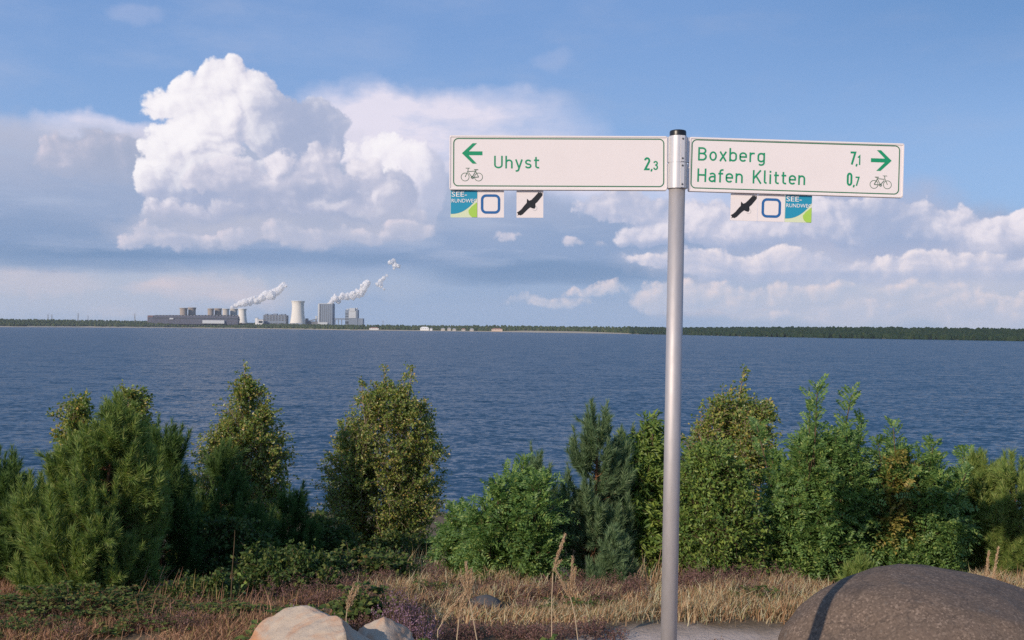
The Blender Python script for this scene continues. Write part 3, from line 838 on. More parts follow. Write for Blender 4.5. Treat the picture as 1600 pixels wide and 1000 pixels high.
STEEL = a.m
CLAMPM = plain('clamp_white_metal', (0.62, 0.60, 0.60), 0.35, 0.35, 0.5, 0.06, 30)
CAPM = plain('black_plastic', (0.012, 0.012, 0.012), 0.35)
SCREW = plain('screw_steel', (0.10, 0.10, 0.10), 0.4, 0.6)

top_p = at(1059.4, 204, SD); bot_p = at(1045.0, 1000, SD)
axis_v = (top_p - bot_p).normalized()
zb = float(ground(bot_p.x, SD)) - 0.3
base = bot_p + axis_v * ((zb - bot_p.z) / axis_v.z)
post = tag(empty('signpost', base, (0, math.atan2(axis_v.x, axis_v.z), 0)), 'grey metal signpost carrying two white cycle route signs with green lettering', 'signpost')
LEAN = math.atan2(axis_v.x, axis_v.z)
HT = (top_p - base).length
PR = 0.0372
g = Geo(); g.lathe([(0.001, 0), (PR, 0), (PR, HT - .052), (0.001, HT - .052)], 40); g.build('pole', STEEL, post, True)
g = Geo(); g.lathe([(PR * 1.0, HT - .053), (PR * 1.03, HT - .050), (PR * 1.03, HT - .008), (PR * .97, HT - .002), (PR * .8, HT), (0.001, HT + .001)], 40); g.build('cap', CAPM, post, True)

def rrect(x0, x1, z0, z1, r, n=6):
    pts = []
    for cx, cz, a0 in ((x1 - r, z0 + r, -90), (x1 - r, z1 - r, 0), (x0 + r, z1 - r, 90), (x0 + r, z0 + r, 180)):
        for i in range(n + 1):
            t = math.radians(a0 + 90 * i / n); pts.append((cx + r * math.cos(t), cz + r * math.sin(t)))
    return pts

def prism(g, pts, y0, y1):
    """closed outline (x,z), counter-clockwise from the front, from y0 (front) to y1 (back)"""
    n = len(pts)
    V = [(x, y0, z) for x, z in pts] + [(x, y1, z) for x, z in pts]
    F = [(i, n + i, n + (i + 1) % n, (i + 1) % n) for i in range(n)]
    g.add(V, F)
    bm = bmesh.new(); vs = [bm.verts.new((x, 0, z)) for x, z in pts]
    bm.faces.new(vs); r = bmesh.ops.triangulate(bm, faces=bm.faces[:]); bm.verts.index_update()
    T = [tuple(v.index for v in f.verts) for f in bm.faces]; bm.free()
    g.add(V[:n], T); g.add(V[n:], [t[::-1] for t in T])

def stroke(g, pts, w, y, closed=False, dy=0.0006):
    """flat line of width w along pts (x,z), as a thin raised film in front of y"""
    p = np.array(pts, float); p = p[np.concatenate([[True], np.hypot(*np.diff(p, axis=0).T) > 1e-6])]; n = len(p)
    L, R = [], []
    for i in range(n):
        if closed: a_, b_ = p[i - 1], p[(i + 1) % n]
        else: a_, b_ = p[max(i - 1, 0)], p[min(i + 1, n - 1)]
        d0 = p[i] - a_; d1 = b_ - p[i]
        if np.hypot(*d0) < 1e-9: d0 = d1
        if np.hypot(*d1) < 1e-9: d1 = d0
        d0 = d0 / np.hypot(*d0); d1 = d1 / np.hypot(*d1)
        t = d0 + d1; t = t / max(np.hypot(*t), 1e-6); nn = np.array([-t[1], t[0]])
        m = (w / 2) / max(0.45, nn @ np.array([-d0[1], d0[0]]))
        L.append(p[i] + nn * m); R.append(p[i] - nn * m)
    V = [(q[0], y - dy, q[1]) for q in L] + [(q[0], y - dy, q[1]) for q in R]
    m = n if closed else n - 1
    g.add(V, [(i, n + i, n + (i + 1) % n, (i + 1) % n) for i in range(m)])

def arc(cx, cz, rx, rz, a0, a1, n=10):
    return [(cx + rx * math.cos(math.radians(a0 + (a1 - a0) * i / n)), cz + rz * math.sin(math.radians(a0 + (a1 - a0) * i / n))) for i in range(n + 1)]

# monoline road sign lettering: strokes on a cap height of 1
H_ = 0.065; XH = 0.72 - H_
GL = {
 'U': (0.56, [[(H_, 1), (H_, .30)] + arc(.28, .28, .215, .215, 180, 360) + [(.495, 1)]]),
 'h': (0.48, [[(H_, 1), (H_, 0)], [(H_, .46)] + arc(.24, .46, .175, .195, 180, 0) + [(.415, 0)]]),
 'y': (0.47, [[(.05, .72), (.245, .04)], [(.43, .72), (.215, -.10)] + arc(.10, -.075, .125, .12, -20, -90, 6) + [(.04, -.195)]]),
 's': (0.43, [arc(.215, .505, .15, .15, 20, 90, 5) + arc(.205, .505, .14, .15, 95, 250, 8) + [(.24, .335)] + arc(.225, .205, .145, .14, 70, -90, 8) + arc(.205, .205, .15, .14, -95, -165, 5)]),
 't': (0.36, [[(.13, .92), (.13, .20)] + arc(.265, .20, .135, .135, 180, 270, 6) + [(.33, .065)], [(.01, .655), (.32, .655)]]),
 'B': (0.56, [[(H_, 0), (H_, 1)], [(H_, .935), (.27, .935)] + arc(.27, .735, .195, .20, 90, -90) + [(H_, .535)], [(.27, .535)] + arc(.28, .30, .215, .235, 90, -90) + [(H_, .065)]]),
 'o': (0.49, [[(p[0], p[1]) for p in arc(.245, .36, .18, .295, 0, 360, 20)]]),
 'x': (0.47, [[(.05, .72), (.42, 0)], [(.42, .72), (.05, 0)]]),
 'b': (0.49, [[(H_, 1), (H_, 0)], [(H_, .25)] + arc(.25, .25, .185, .185, 180, 360) + [(.435, .47)] + arc(.25, .47, .185, .185, 0, 180) + [(H_, .25)]]),
 'e': (0.49, [[(H_, .365), (.43, .365), (.43, .47)] + arc(.245, .47, .185, .185, 0, 180) + [(H_, .25)] + arc(.245, .25, .18, .185, 180, 325)]),
 'r': (0.36, [[(H_, .72), (H_, 0)], [(H_, .47)] + arc(.24, .47, .175, .185, 180, 60)]),
 'g': (0.49, [[(.425, .72), (.425, -.02)] + arc(.25, -.02, .175, .175, 0, -140, 8), [(.425, .25)] + arc(.245, .25, .18, .185, 0, -180) + [(.065, .47)] + arc(.245, .47, .18, .185, 180, 0) + [(.425, .25)]]),
 'H': (0.58, [[(H_, 0), (H_, 1)], [(.515, 0), (.515, 1)], [(H_, .52), (.515, .52)]]),
 'a': (0.47, [arc(.235, .50, .165, .155, 150, 0, 8) + [(.40, .48), (.40, 0)], [(.40, .42), (.24, .42)] + arc(.225, .24, .165, .175, 90, 270, 10) + [(.26, .065), (.40, .17)]]),
 'f': (0.33, [[(.13, 0), (.13, .80)] + arc(.265, .80, .135, .135, 180, 95, 6) + [(.33, .935)], [(.01, .655), (.31, .655)]]),
 'n': (0.48, [[(H_, .72), (H_, 0)], [(H_, .46)] + arc(.24, .46, .175, .195, 180, 0) + [(.415, 0)]]),
 'K': (0.57, [[(H_, 0), (H_, 1)], [(.53, 1), (H_, .36)], [(.22, .58), (.55, 0)]]),
 'l': (0.24, [[(.10, 1), (.10, .17)] + arc(.20, .165, .10, .10, 180, 270, 5) + [(.24, .065)]]),
 'i': (0.21, [[(.10, .72), (.10, 0)], [(.10, .98), (.10, .84)]]),
 '2': (0.42, [arc(.21, .75, .15, .185, 175, 0, 8) + [(.355, .68), (.07, .065), (.39, .065)]]),
 '3': (0.42, [arc(.20, .745, .145, .19, 170, -75, 9) + [(.16, .545)], [(.16, .545)] + arc(.20, .30, .155, .235, 85, -170, 10)]),
 '7': (0.40, [[(.03, .935), (.355, .935), (.13, 0)]]),
 '1': (0.27, [[(.03, .76), (.19, .95), (.19, 0)]]),
 '0': (0.42, [[(.07, .30)] + arc(.21, .27, .14, .205, 180, 360, 8) + [(.35, .73)] + arc(.21, .73, .14, .205, 0, 180, 8) + [(.07, .30)]]),
 ',': (0.18, [[(.11, .10), (.04, -.16)]]),
 ' ': (0.32, []),
}
def text_strokes(g, s, x0, x1, z, h, y, wk=0.125, gap=0.13):
    adv = sum(GL[c][0] for c in s) + gap * (len(s) - 1)
    k = (x1 - x0) / adv; x = x0
    for c in s:
        w, st = GL[c]
        for i, l in enumerate(st): stroke(g, [(x + q[0] * k, z + q[1] * h) for q in l], wk * h, y, dy=.0005 + .00025 * i)
        x += (w + gap) * k

def bicycle(g, cx, cz, s, y, flip=1):
    """side view cycle symbol; s = wheel radius"""
    f = lambda X_, Z_: (cx + flip * X_ * s, cz + Z_ * s)
    w = s * 0.15
    for X_ in (-1.68, 1.68): stroke(g, [f(X_ + p[0], p[1]) for p in arc(0, 0, 1, 1, 0, 360, 28)[:-1]], w, y, True, .0004)
    fr = [[(-1.68, 0), (-.95, 1.62), (-.98, 2.1), (-.55, 2.25), (-1.55, 2.2)], [(-.9, 1.35), (.95, 1.5)], [(-.85, 1.1), (.1, -.1)], [(.1, -.1), (1.05, 1.75)], [(.1, -.1), (1.68, 0)], [(1.68, 0), (.92, 1.4)], [(.55, 1.85), (1.55, 1.85)]]
    for i, l in enumerate(fr): stroke(g, [f(*p) for p in l], w * 1.1, y, dy=.0006 + .0002 * i)
    stroke(g, [f(.1 + p[0], -.1 + p[1]) for p in arc(0, 0, .28, .28, 0, 360, 14)[:-1]], w, y, True, .0023)

def arrow(g, tx, tz, xl, s, y, d):
    """thick chevron arrow; tip at (tx,tz), d = -1 points left, 1 right"""
    q = lambda X_, Z_: (tx - d * X_ * s, y - .0006, tz + Z_ * s)
    V = [q(0, 0), q(67, 63), q(93, 63), q(42, 12), q(30, 0), q(42, -12), q(93, -65), q(67, -65), q(128, 12), q(128, -12)]
    g.add(V, [(0, 1, 2, 3), (0, 3, 4), (0, 4, 5), (0, 5, 6, 7), (4, 3, 8, 9), (4, 9, 5)])

PT = 0.022                # panel thickness
def panel(x0, rot, label, ln=1.0):
    z0 = HT_PANEL
    o = None
    g = Geo()
    prof = rrect(x0, x0 + ln, -.0, .25, .006, 3)
    prism(g, prof, -PT / 2, PT / 2)
    # raised rim along the edges
    for (xa, xb, za, zb_) in ((x0 + .0055, x0 + ln - .0055, .0005, .0075), (x0 + .0055, x0 + ln - .0055, .2425, .2495), (x0 + .0005, x0 + .0052, .0078, .2422), (x0 + ln - .0052, x0 + ln - .0005, .0078, .2422)):
        g.box(xa, xb, -PT / 2 - .0028, -PT / 2 + .001, za, zb_)
    o = g.build('sign_panel', SIGN_WHITE, post)
    o.location = (0, 0, z0); o.rotation_euler = (0, rot, 0)
    o['label'] = label
    return o
# heights along the post
def h_at(py): return (at(1055, py, SD) - base).dot(axis_v)
XL, XR, LR = -1.047, 0.0505, 0.985
YF = -PT / 2 - 0.0002
# left panel: top-right corner at pixel (1043,215.5), bottom-right (1044,298)
HT_PANEL = h_at(298.2)
rotL = 0.004 - 0.0094 - LEAN
pl = panel(XL, rotL, 'left sign reading Uhyst 2,3')
def lx(Xc): return XL + (Xc - 92) / 1363.0
def lz(Zc, Xc=700): return (471 - (Zc + 0.0 * Xc)) / 337.0 * .25
g = Geo(); stroke(g, rrect(lx(118.5), lx(1433.5), lz(447), lz(153.5), .021, 8), .0048, YF, True); g.build('border_line', DKGREEN, pl)
g = Geo(); arrow(g, lx(170), lz(245), 0, 1 / 1363.0, YF, -1); g.build('arrow', GREEN, pl)
g = Geo(); bicycle(g, lx(232.5), lz(392), 25 / 1363.0, YF, 1); g.build('bicycle_symbol', BIKEG, pl)
g = Geo(); text_strokes(g, 'Uhyst', lx(370), lx(657), lz(338), 78 / 1348.0, YF); g.build('place_name', GREEN, pl)
g = Geo(); text_strokes(g, '2', lx(1311), lx(1348), lz(345), 79 / 1348., YF, .15)
text_strokes(g, ',', lx(1352), lx(1364), lz(344), 60 / 1348., YF, .16); text_strokes(g, '3', lx(1368), lx(1398), lz(344), 56 / 1348., YF, .15); g.build('distance', GREEN, pl)
# right panel
HT_PANEL = h_at(299.2) + .0015
rotR = 0.031 - 0.0094 - LEAN
pr = panel(XR, rotR, 'right sign reading Boxberg 7,1 and Hafen Klitten 0,7', LR)
def rx_(Xc): return XR + (Xc - 190) * LR / 1338.0
def rz_(Zc, Xc): return (478.5 + (Xc - 190) * .0315 - Zc) / 332.0 * .25
g = Geo(); stroke(g, rrect(rx_(205.5), rx_(1500), rz_(457.5, 205), rz_(163.5, 205), .021, 8), .0048, YF, True); g.build('border_line', DKGREEN, pr)
g = Geo(); arrow(g, rx_(1452), rz_(294, 1452), 0, 1 / 1345.0, YF, 1); g.build('arrow', GREEN, pr)
g = Geo(); bicycle(g, rx_(1388), rz_(439.5, 1388), 24.5 / 1338., YF, -1); g.build('bicycle_symbol', BIKEG, pr)
g = Geo(); k = 1 / 1328.
text_strokes(g, 'Boxberg', rx_(243), rx_(663), rz_(291, 250), 82 * k, YF); g.build('place_name', GREEN, pr)
g = Geo(); text_strokes(g, 'Hafen', rx_(242), rx_(528), rz_(421, 250), 82 * k, YF); g.build('place_name', GREEN, pr)
g = Geo(); text_strokes(g, 'Klitten', rx_(588), rx_(917), rz_(431.5, 588), 82 * k, YF); g.build('place_name', GREEN, pr)
g = Geo(); text_strokes(g, '7', rx_(1192), rx_(1228), rz_(317, 1210), 79 * k, YF, .15); text_strokes(g, ',', rx_(1229), rx_(1241), rz_(319, 1235), 60 * k, YF, .16); text_strokes(g, '1', rx_(1240), rx_(1258), rz_(319, 1250), 58 * k, YF, .15); g.build('distance', GREEN, pr)
g = Geo(); text_strokes(g, '0', rx_(1176), rx_(1210), rz_(446, 1193), 79 * k, YF, .15); text_strokes(g, ',', rx_(1215), rx_(1227), rz_(447, 1222), 60 * k, YF, .16); text_strokes(g, '7', rx_(1228), rx_(1254), rz_(447, 1240), 56 * k, YF, .15)
g.build('distance', GREEN, pr)

# clamps: two sleeves with a flange strip and screws, and tongues reaching into the panels
for k, (ya, yb, r) in enumerate(((213.5, 255.0, .0425), (255.4, 295.0, .0445))):
    z1, z0 = h_at(ya), h_at(yb)
    g = Geo(); g.lathe([(PR + .0004, z0), (r, z0), (r, z1), (PR + .0004, z1)], 36)
    g.box(-.053, -.040, -.010, .010, z0 + .004, z1 - .004); g.box(.040, .053, -.010, .010, z0 + .004, z1 - .004)
    c = g.build('clamp', CLAMPM, post, False)
    g = Geo(); g.box(.008, .0245, -r - .0035, -r * .80, z0 + .002, z1 - .002); g.build('flange', CLAMPM, c)
    for q in (.13, .86):
        g = Geo(); z = z0 + (z1 - z0) * q
        g.tube([(.016, -r - .0034, z), (.016, -r - .0065, z)], .0042, 10); g.build('screw', SCREW, c)

# small square plaques under the panels
EAGLE = [(-.93, -.86), (-.86, -.70), (-.97, -.62), (-.80, -.52), (-.62, -.36), (-.42, -.10), (-.24, .10), (-.18, .22), (-.22, .42), (-.06, .26), (.10, .32), (.30, .52), (.50, .74), (.66, .92), (.72, .84), (.80, .94), (.82, .82), (.92, .88), (.88, .74), (.94, .68), (.86, .56), (.70, .36), (.56, .18), (.40, .04), (.36, -.06),
         (.42, -.20), (.34, -.34), (.16, -.30), (.02, -.24), (-.14, -.36), (-.34, -.56), (-.54, -.76), (-.70, -.84), (-.82, -.80)]
def font_mesh(g, s, size, x0, x1, z, y, ):
    cu = bpy.data.curves.new('t', 'FONT'); cu.body = s; cu.size = size; cu.resolution_u = 3
    ob = bpy.data.objects.new('t', cu); COL.objects.link(ob)
    dg = bpy.context.evaluated_depsgraph_get(); me = ob.evaluated_get(dg).to_mesh()
    v = np.zeros(len(me.vertices) * 3); me.vertices.foreach_get('co', v); v = v.reshape(-1, 3)
    F = [tuple(p.vertices) for p in me.polygons]
    xa, xb = v[:, 0].min(), v[:, 0].max(); k = (x1 - x0) / (xb - xa)
    g.add(np.stack([x0 + (v[:, 0] - xa) * k, np.full(len(v), y), z + v[:, 1] ], 1), F)
    ob.evaluated_get(dg).to_mesh_clear(); bpy.data.objects.remove(ob); bpy.data.curves.remove(cu)
PW = 0.1235
def plaque(kind, X0, parent_rot, height, xoff, lab):
    o = None; g = Geo(); t = .0015; yb = .002
    prism(g, rrect(0, PW, -PW - .0025, -.0015, .002, 2), -t, t)
    mats = {'lake': PALEG, 'ring': SIGN_WHITE, 'eagle': SIGN_WHITE}
    o = g.build('plaque', mats[kind], post); o['label'] = lab
    M = Matrix.Rotation(parent_rot, 4, 'Y')
    o.location = Vector((0, 0, height)) + M @ Vector((xoff, .004, 0)); o.rotation_euler = (0, parent_rot, 0)
    y = -t; C_ = (PW / 2, -PW / 2 - .002); q = PW / 2
    g = Geo(); g.box(.02, PW - .02, t + .0002, t + .005, -PW * .3, .06); g.build('bracket', CLAMPM, o)
    if kind == 'eagle':
        g = Geo(); prism(g, [(C_[0] + x * q, C_[1] + z * q) for x, z in EAGLE][::-1], y - .0007, y - .0001); g.build('eagle_emblem', BLACK, o)
        g = Geo(); stroke(g, [(C_[0] + .36 * q + p[0], C_[1] - .30 * q + p[1]) for p in arc(0, 0, .17 * q, .17 * q, 150, -150 + 180, 12)], .0016, y)
        stroke(g, [(C_[0] + .36 * q + p[0], C_[1] - .30 * q + p[1]) for p in arc(0, 0, .17 * q, .17 * q, 30, -150, 12)], .0016, y); g.build('emblem_ring', GREY, o)
    elif kind == 'ring':
        g = Geo(); e = .63 * q; stroke(g, rrect(C_[0] - e, C_[0] + e, C_[1] - e, C_[1] + e, .30 * q, 6), .19 * q, y, True); g.build('ring_emblem', BLUE, o)
    else:
        h = PW
        curve = [(x, -h * .975 + (h * .60) * ((x - .001) / (PW - .002)) ** 2.3 + .0105) for x in np.linspace(.001, PW - .001, 14)]
        g = Geo(); prism(g, [(p[0], p[1]) for p in curve] + [(PW - .001, -.0025), (.001, -.0025)], y - .0007, y - .0001); g.build('turquoise_field', TURQ, o)
        li = [(PW - .0012, -h - .0015), (PW * .80, -h - .0012)] + [(PW * .80 - PW * .13 * math.sin(t_), -h * .98 + h * .22 * (1 - math.cos(t_))) for t_ in np.linspace(.3, 1.57, 5)] + [(PW * .78, -h * .62), (PW * .88, -h * .54), (PW - .0012, -h * .45)]
        g = Geo(); prism(g, li[::-1] if False else li[::-1], y - .0016, y - .0009); g.build('lime_field', LIME, o)
        g = Geo(); font_mesh(g, 'SEE-', .0325, .005, PW * .61, -.0305, y - .0022); g.build('lettering', WHITE, o); g = Geo(); font_mesh(g, 'RUNDWEG', .0245, .005, PW * .985, -.0575, y - .0022); g.build('lettering', WHITE, o)
    return o
HL = h_at(298.2); HR = h_at(299.2) + .0015
plaque('lake', 0, rotL, HL, lx(99), 'turquoise and green plaque reading SEE-RUNDWEG under the left sign')
plaque('ring', 0, rotL, HL, lx(266), 'white plaque with blue rounded square under the left sign')
plaque('eagle', 0, rotL, HL, lx(513), 'white plaque with black eagle set apart under the left sign')
plaque('eagle', 0, rotR, HR, rx_(460), 'white plaque with black eagle under the right sign')
plaque('ring', 0, rotR, HR, rx_(631), 'white plaque with blue rounded square under the right sign')
plaque('lake', 0, rotR, HR, rx_(801), 'turquoise and green plaque reading SEE-RUNDWEG under the right sign')
# ------------------------------------------------------------------ boulders
from mathutils import noise as mnoise
def rock_mesh(name, c, r, mat, seed, planes=(), sub=6, namp=0.06, nsc=1.6, fine=0.01, power=2.0, rotz=0.0):
    bm = bmesh.new(); bmesh.ops.create_icosphere(bm, subdivisions=sub, radius=1.0)
    off = Vector((seed * 3.1, seed * 1.7, seed))
    for v in bm.verts:
        n = v.co.normalized()
        s = (abs(n.x) ** power + abs(n.y) ** power + abs(n.z) ** power) ** (-1 / power)
        q = n * s
        for (pn, d, k) in planes:
            e = q.dot(pn) - d
            if e > 0: q = q - pn * e * k
        f = 1 + namp * mnoise.fractal(q * nsc + off, 0.8, 2.0, 4) + fine * mnoise.fractal(q * 9 + off, 0.9, 2.0, 4)
        v.co = Vector((q.x * r[0], q.y * r[1], q.z * r[2])) * f
    me = bpy.data.meshes.new(name); bm.to_mesh(me); bm.free()
    me.polygons.foreach_set('use_smooth', np.ones(len(me.polygons), bool)); me.materials.append(mat)
    o = bpy.data.objects.new(name, me); o.location = c; o.rotation_euler = (0, 0, rotz); COL.objects.link(o)
    return o
a = MT('brown_granite').set(0.8, 0, 0.25)
P = a.coords('Object')
v1 = a.n('ShaderNodeTexVoronoi'); v1.inputs['Scale'].default_value = 95; a.l(P, v1.inputs['Vector'])
sep_ = a.n('ShaderNodeSeparateColor'); a.l(v1.outputs['Color'], sep_.inputs[0])
gr = a.ramp(sep_.outputs[0], [(0, (0.098, 0.070, 0.051)), (0.35, (0.136, 0.098, 0.072)), (0.7, (0.160, 0.115, 0.084)), (0.88, (0.195, 0.142, 0.104)), (1, (0.27, 0.20, 0.15))])
n1 = a.noise(3.2, 5, 0.65, P); n2 = a.noise(260, 2, 0.6, P); n4 = a.noise(1.6, 4, 0.6, a.coords('Object', (1, .4, 2.4)))
gr = a.mix(a.math('MULTIPLY', a.math('SUBTRACT', n1, 0.40), 2.0, clamp=True), gr, (0.095, 0.073, 0.056))
gr = a.mix(a.math('MULTIPLY', a.math('SUBTRACT', n4, 0.55), 1.8, clamp=True), gr, (0.18, 0.125, 0.095))
gr = a.mix(a.math('MULTIPLY', a.math('SUBTRACT', a.noise(14, 5, 0.7, P), 0.62), 6, clamp=True), gr, (0.15, 0.14, 0.125))
vk = a.n('ShaderNodeTexVoronoi', feature='DISTANCE_TO_EDGE'); vk.inputs['Scale'].default_value = 1.5
wv = a.n('ShaderNodeVectorMath', operation='ADD'); nzc = a.n('ShaderNodeTexNoise'); nzc.inputs['Scale'].default_value = 2.2; nzc.inputs['Detail'].default_value = 5; a.l(P, nzc.inputs[0])
a.l(P, wv.inputs[0]); a.l(nzc.outputs['Color'], wv.inputs[1]); a.l(wv.outputs[0], vk.inputs['Vector'])
crk = a.math('SUBTRACT', 1.0, a.math('MULTIPLY', vk.outputs[0], 55, clamp=True), clamp=True)
gr = a.mix(a.math('MULTIPLY', crk, 0.45), gr, (0.05, 0.04, 0.034))
lic = a.math('MULTIPLY', a.math('SUBTRACT', a.noise(5.5, 6, 0.75, P), 0.63), 9, clamp=True)
gr = a.mix(a.math('MULTIPLY', lic, 0.5), gr, (0.24, 0.225, 0.19))
a.color(gr).bump(a.math('ADD', n2, a.math('MULTIPLY', a.noise(40, 4, .7, P), 2.0)), 0.55, 0.004)
GRAN = a.m
a = MT('pale_sandstone').set(0.85, 0, 0.2)
P = a.coords('Object')
st = a.noise(3.4, 5, 0.62, P, 0.8); g2 = a.noise(150, 3, 0.7, P); g3 = a.noise(16, 5, 0.7, P)
c = a.mix(g3, (0.42, 0.335, 0.245), (0.57, 0.48, 0.375))
c = a.mix(a.math('MULTIPLY', a.math('SUBTRACT', st, 0.44), 5, clamp=True), c, (0.50, 0.21, 0.08))
c = a.mix(a.math('MULTIPLY', a.math('SUBTRACT', a.noise(7, 4, .6, P), 0.62), 6, clamp=True), c, (0.24, 0.21, 0.18))
a.color(a.mix(a.math('MULTIPLY', g2, 0.5), c, (0.36, 0.27, 0.20))).bump(a.math('ADD', g2, a.math('MULTIPLY', g3, 3.0)), 0.7, 0.006)
SANDST = a.m

# right boulder: outline from pixel (1220,1000) over the top (1385,888) past the right edge (1600,930)
bc = at(1482, 1101, 6.05); 
o = rock_mesh('boulder', bc, (1.06, 0.75, 0.82), GRAN, 2.0, planes=((Vector((.12, -.1, 1)).normalized(), .86, .55), (Vector((.45, -.2, .85)).normalized(), 0.90, 0.4), (Vector((-.75, -.35, .5)).normalized(), .95, .5), (Vector((0, 0, -1)), .55, 1.0)), namp=0.035, nsc=0.9, fine=0.004, power=2.1)
o.rotation_euler = (0, math.radians(5.5), 0)
tag(o, 'big rounded brown granite boulder with the dark shadow of the pole across its left flank', 'boulder')
# left rock, pale and angular
rc = at(520, 1054, 4.75)
o = rock_mesh('boulder', rc, (0.54, 0.34, 0.335), SANDST, 5.0, planes=((Vector((.86, .02, .50)).normalized(), .44, .95), (Vector((-.62, -.35, .78)).normalized(), .56, .9), (Vector((-.85, -.2, .45)).normalized(), .72, .8), (Vector((.1, -.95, .25)).normalized(), .66, .8), (Vector((.55, .4, .7)).normalized(), .58, .8), (Vector((0, 0, -1)), .6, 1.0)), namp=0.07, nsc=1.5, fine=0.014, power=2.6)
tag(o, 'pale angular sandstone rock with orange stains at the bottom edge', 'rock')
rc = at(602, 1012, 4.98)
o = rock_mesh('boulder', rc, (0.15, 0.14, 0.135), SANDST, 9.0, planes=((Vector((.6, -.3, .7)).normalized(), .6, .8), (Vector((-.5, -.4, .75)).normalized(), .7, .8), (Vector((0, 0, -1)), .6, 1.0)), namp=0.1, nsc=1.7, fine=0.015, power=2.4, sub=5)
tag(o, 'small pale rock leaning on the right side of the orange stained rock', 'rock')
GREYST = plain('grey_stone', (0.10, 0.095, 0.09), 0.85, 0, 0.2, 0.4, 14)
x_, y_ = (760 - 800) / FPX * 7.15, 7.15
o = rock_mesh('stone', (x_, y_, float(ground(x_, y_)) + .015), (0.13, 0.11, 0.075), GREYST, 4.0, planes=((Vector((0, 0, -1)), .6, 1.0),), namp=0.08, fine=0.02, sub=4)
tag(o, 'small dark grey stone lying in the dry grass', 'stone')
# ------------------------------------------------------------------ vegetation builders
def leaves(g, P, D, N, L, W, fold=0.14):
    D = unit(D); S_ = np.cross(D, N); S_ = unit(S_); N = np.cross(S_, D)
    L = np.asarray(L).reshape(-1, 1); W = np.asarray(W).reshape(-1, 1)
    V = np.stack([P, P + D * L * .42 + S_ * W * .5 + N * W * fold, P + D * L - N * L * .08, P + D * L * .42 - S_ * W * .5 + N * W * fold], 1)
    g.raw(V, [(0, 1, 2, 3)])

def needles(g, P, D, L, w, r):
    S_ = unit(np.cross(D, r.normal(0, 1, D.shape)))
    L = np.asarray(L).reshape(-1, 1); w = np.asarray(w).reshape(-1, 1)
    V = np.stack([P - S_ * w * .5, P + S_ * w * .5, P + D * L], 1)
    g.raw(V, [(0, 1, 2)])

def shoot(g, p0, p1, n, L, r, ang=(0.5, 0.9), w=0.0056):
    p0 = np.array(p0, float); p1 = np.array(p1, float); ax = p1 - p0; ln = np.linalg.norm(ax); ax = ax / max(ln, 1e-6)
    t = r.random(n) ** 0.85
    rad = r.normal(0, 1, (n, 3)); rad = unit(rad - (rad @ ax)[:, None] * ax)
    a_ = (ang[1] + (ang[0] - ang[1]) * t * .8 + r.normal(0, .09, n))[:, None]
    D = ax * np.cos(a_) + rad * np.sin(a_)
    needles(g, p0 + ax * (t * ln)[:, None], D, L * r.uniform(.75, 1.15, n), np.full(n, w), r)

def bez(a_, b_, c_, n):
    t = np.linspace(0, 1, n)[:, None]
    return a_ * (1 - t) ** 2 + 2 * b_ * t * (1 - t) + c_ * t ** 2

class Env:
    """crown envelope of a tree, measured in metres from its foot"""
    def __init__(self, px, Y, rows, depth=0.85, sink=0.05):
        """rows: (pixel y, left pixel x, right pixel x) from the top down"""
        self.Y = Y; self.x0 = at(px, 900, Y).x; self.gz = float(ground(self.x0, Y)) - sink
        rows = sorted(rows)
        self.z = np.array([at(px, p[0], Y).z - self.gz for p in rows])[::-1]
        self.l = np.array([at(p[1], p[0], Y).x - self.x0 for p in rows])[::-1]
        self.r = np.array([at(p[2], p[0], Y).x - self.x0 for p in rows])[::-1]
        self.H = self.z[-1]; self.depth = depth
        self.foot = (self.x0, Y, self.gz)
    def cx(self, z): return (np.interp(z, self.z, self.l) + np.interp(z, self.z, self.r)) / 2
    def a(self, z): return np.maximum((np.interp(z, self.z, self.r) - np.interp(z, self.z, self.l)) / 2, 0.01)
    def tip(self, r, zlo=0.06, shell=0.62):
        """random point of the crown volume, weighted by its width, mostly near the outside"""
        while True:
            z = r.uniform(zlo, 1.0) * self.H
            if r.random() < self.a(z) / self.a(self.z).max() * .85 + .15: break
        ph = r.uniform(0, 2 * math.pi)
        f = r.uniform(.78, 1.06) if r.random() < shell else r.uniform(.25, .8)
        A = self.a(z)
        return np.array([self.cx(z) + math.cos(ph) * A * f, math.sin(ph) * A * self.depth * f, z])

BARK_P = plain('pine_bark', (0.20, 0.10, 0.055), 0.9, 0, 0.1, 0.4, 30)
BARK_B = plain('birch_bark', (0.30, 0.22, 0.16), 0.8, 0, 0.2, 0.4, 18)
BARK_R = plain('shrub_bark', (0.12, 0.085, 0.05), 0.9, 0, 0.1, 0.3, 20)
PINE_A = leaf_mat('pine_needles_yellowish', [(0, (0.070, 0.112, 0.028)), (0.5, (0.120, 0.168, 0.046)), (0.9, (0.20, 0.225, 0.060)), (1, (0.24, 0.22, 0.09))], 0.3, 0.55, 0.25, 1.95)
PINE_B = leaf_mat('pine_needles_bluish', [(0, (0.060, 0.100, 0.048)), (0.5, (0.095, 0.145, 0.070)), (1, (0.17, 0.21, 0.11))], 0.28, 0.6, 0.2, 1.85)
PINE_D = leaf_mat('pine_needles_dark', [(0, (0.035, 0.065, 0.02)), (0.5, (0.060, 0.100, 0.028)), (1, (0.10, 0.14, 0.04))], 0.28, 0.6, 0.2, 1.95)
BIRCH_L = leaf_mat('birch_leaves', [(0, (0.058, 0.098, 0.020)), (0.45, (0.112, 0.146, 0.030)), (0.8, (0.20, 0.205, 0.045)), (0.94, (0.30, 0.235, 0.06)), (1, (0.34, 0.20, 0.06))], 0.38, 0.4, 0.6, 2.0)
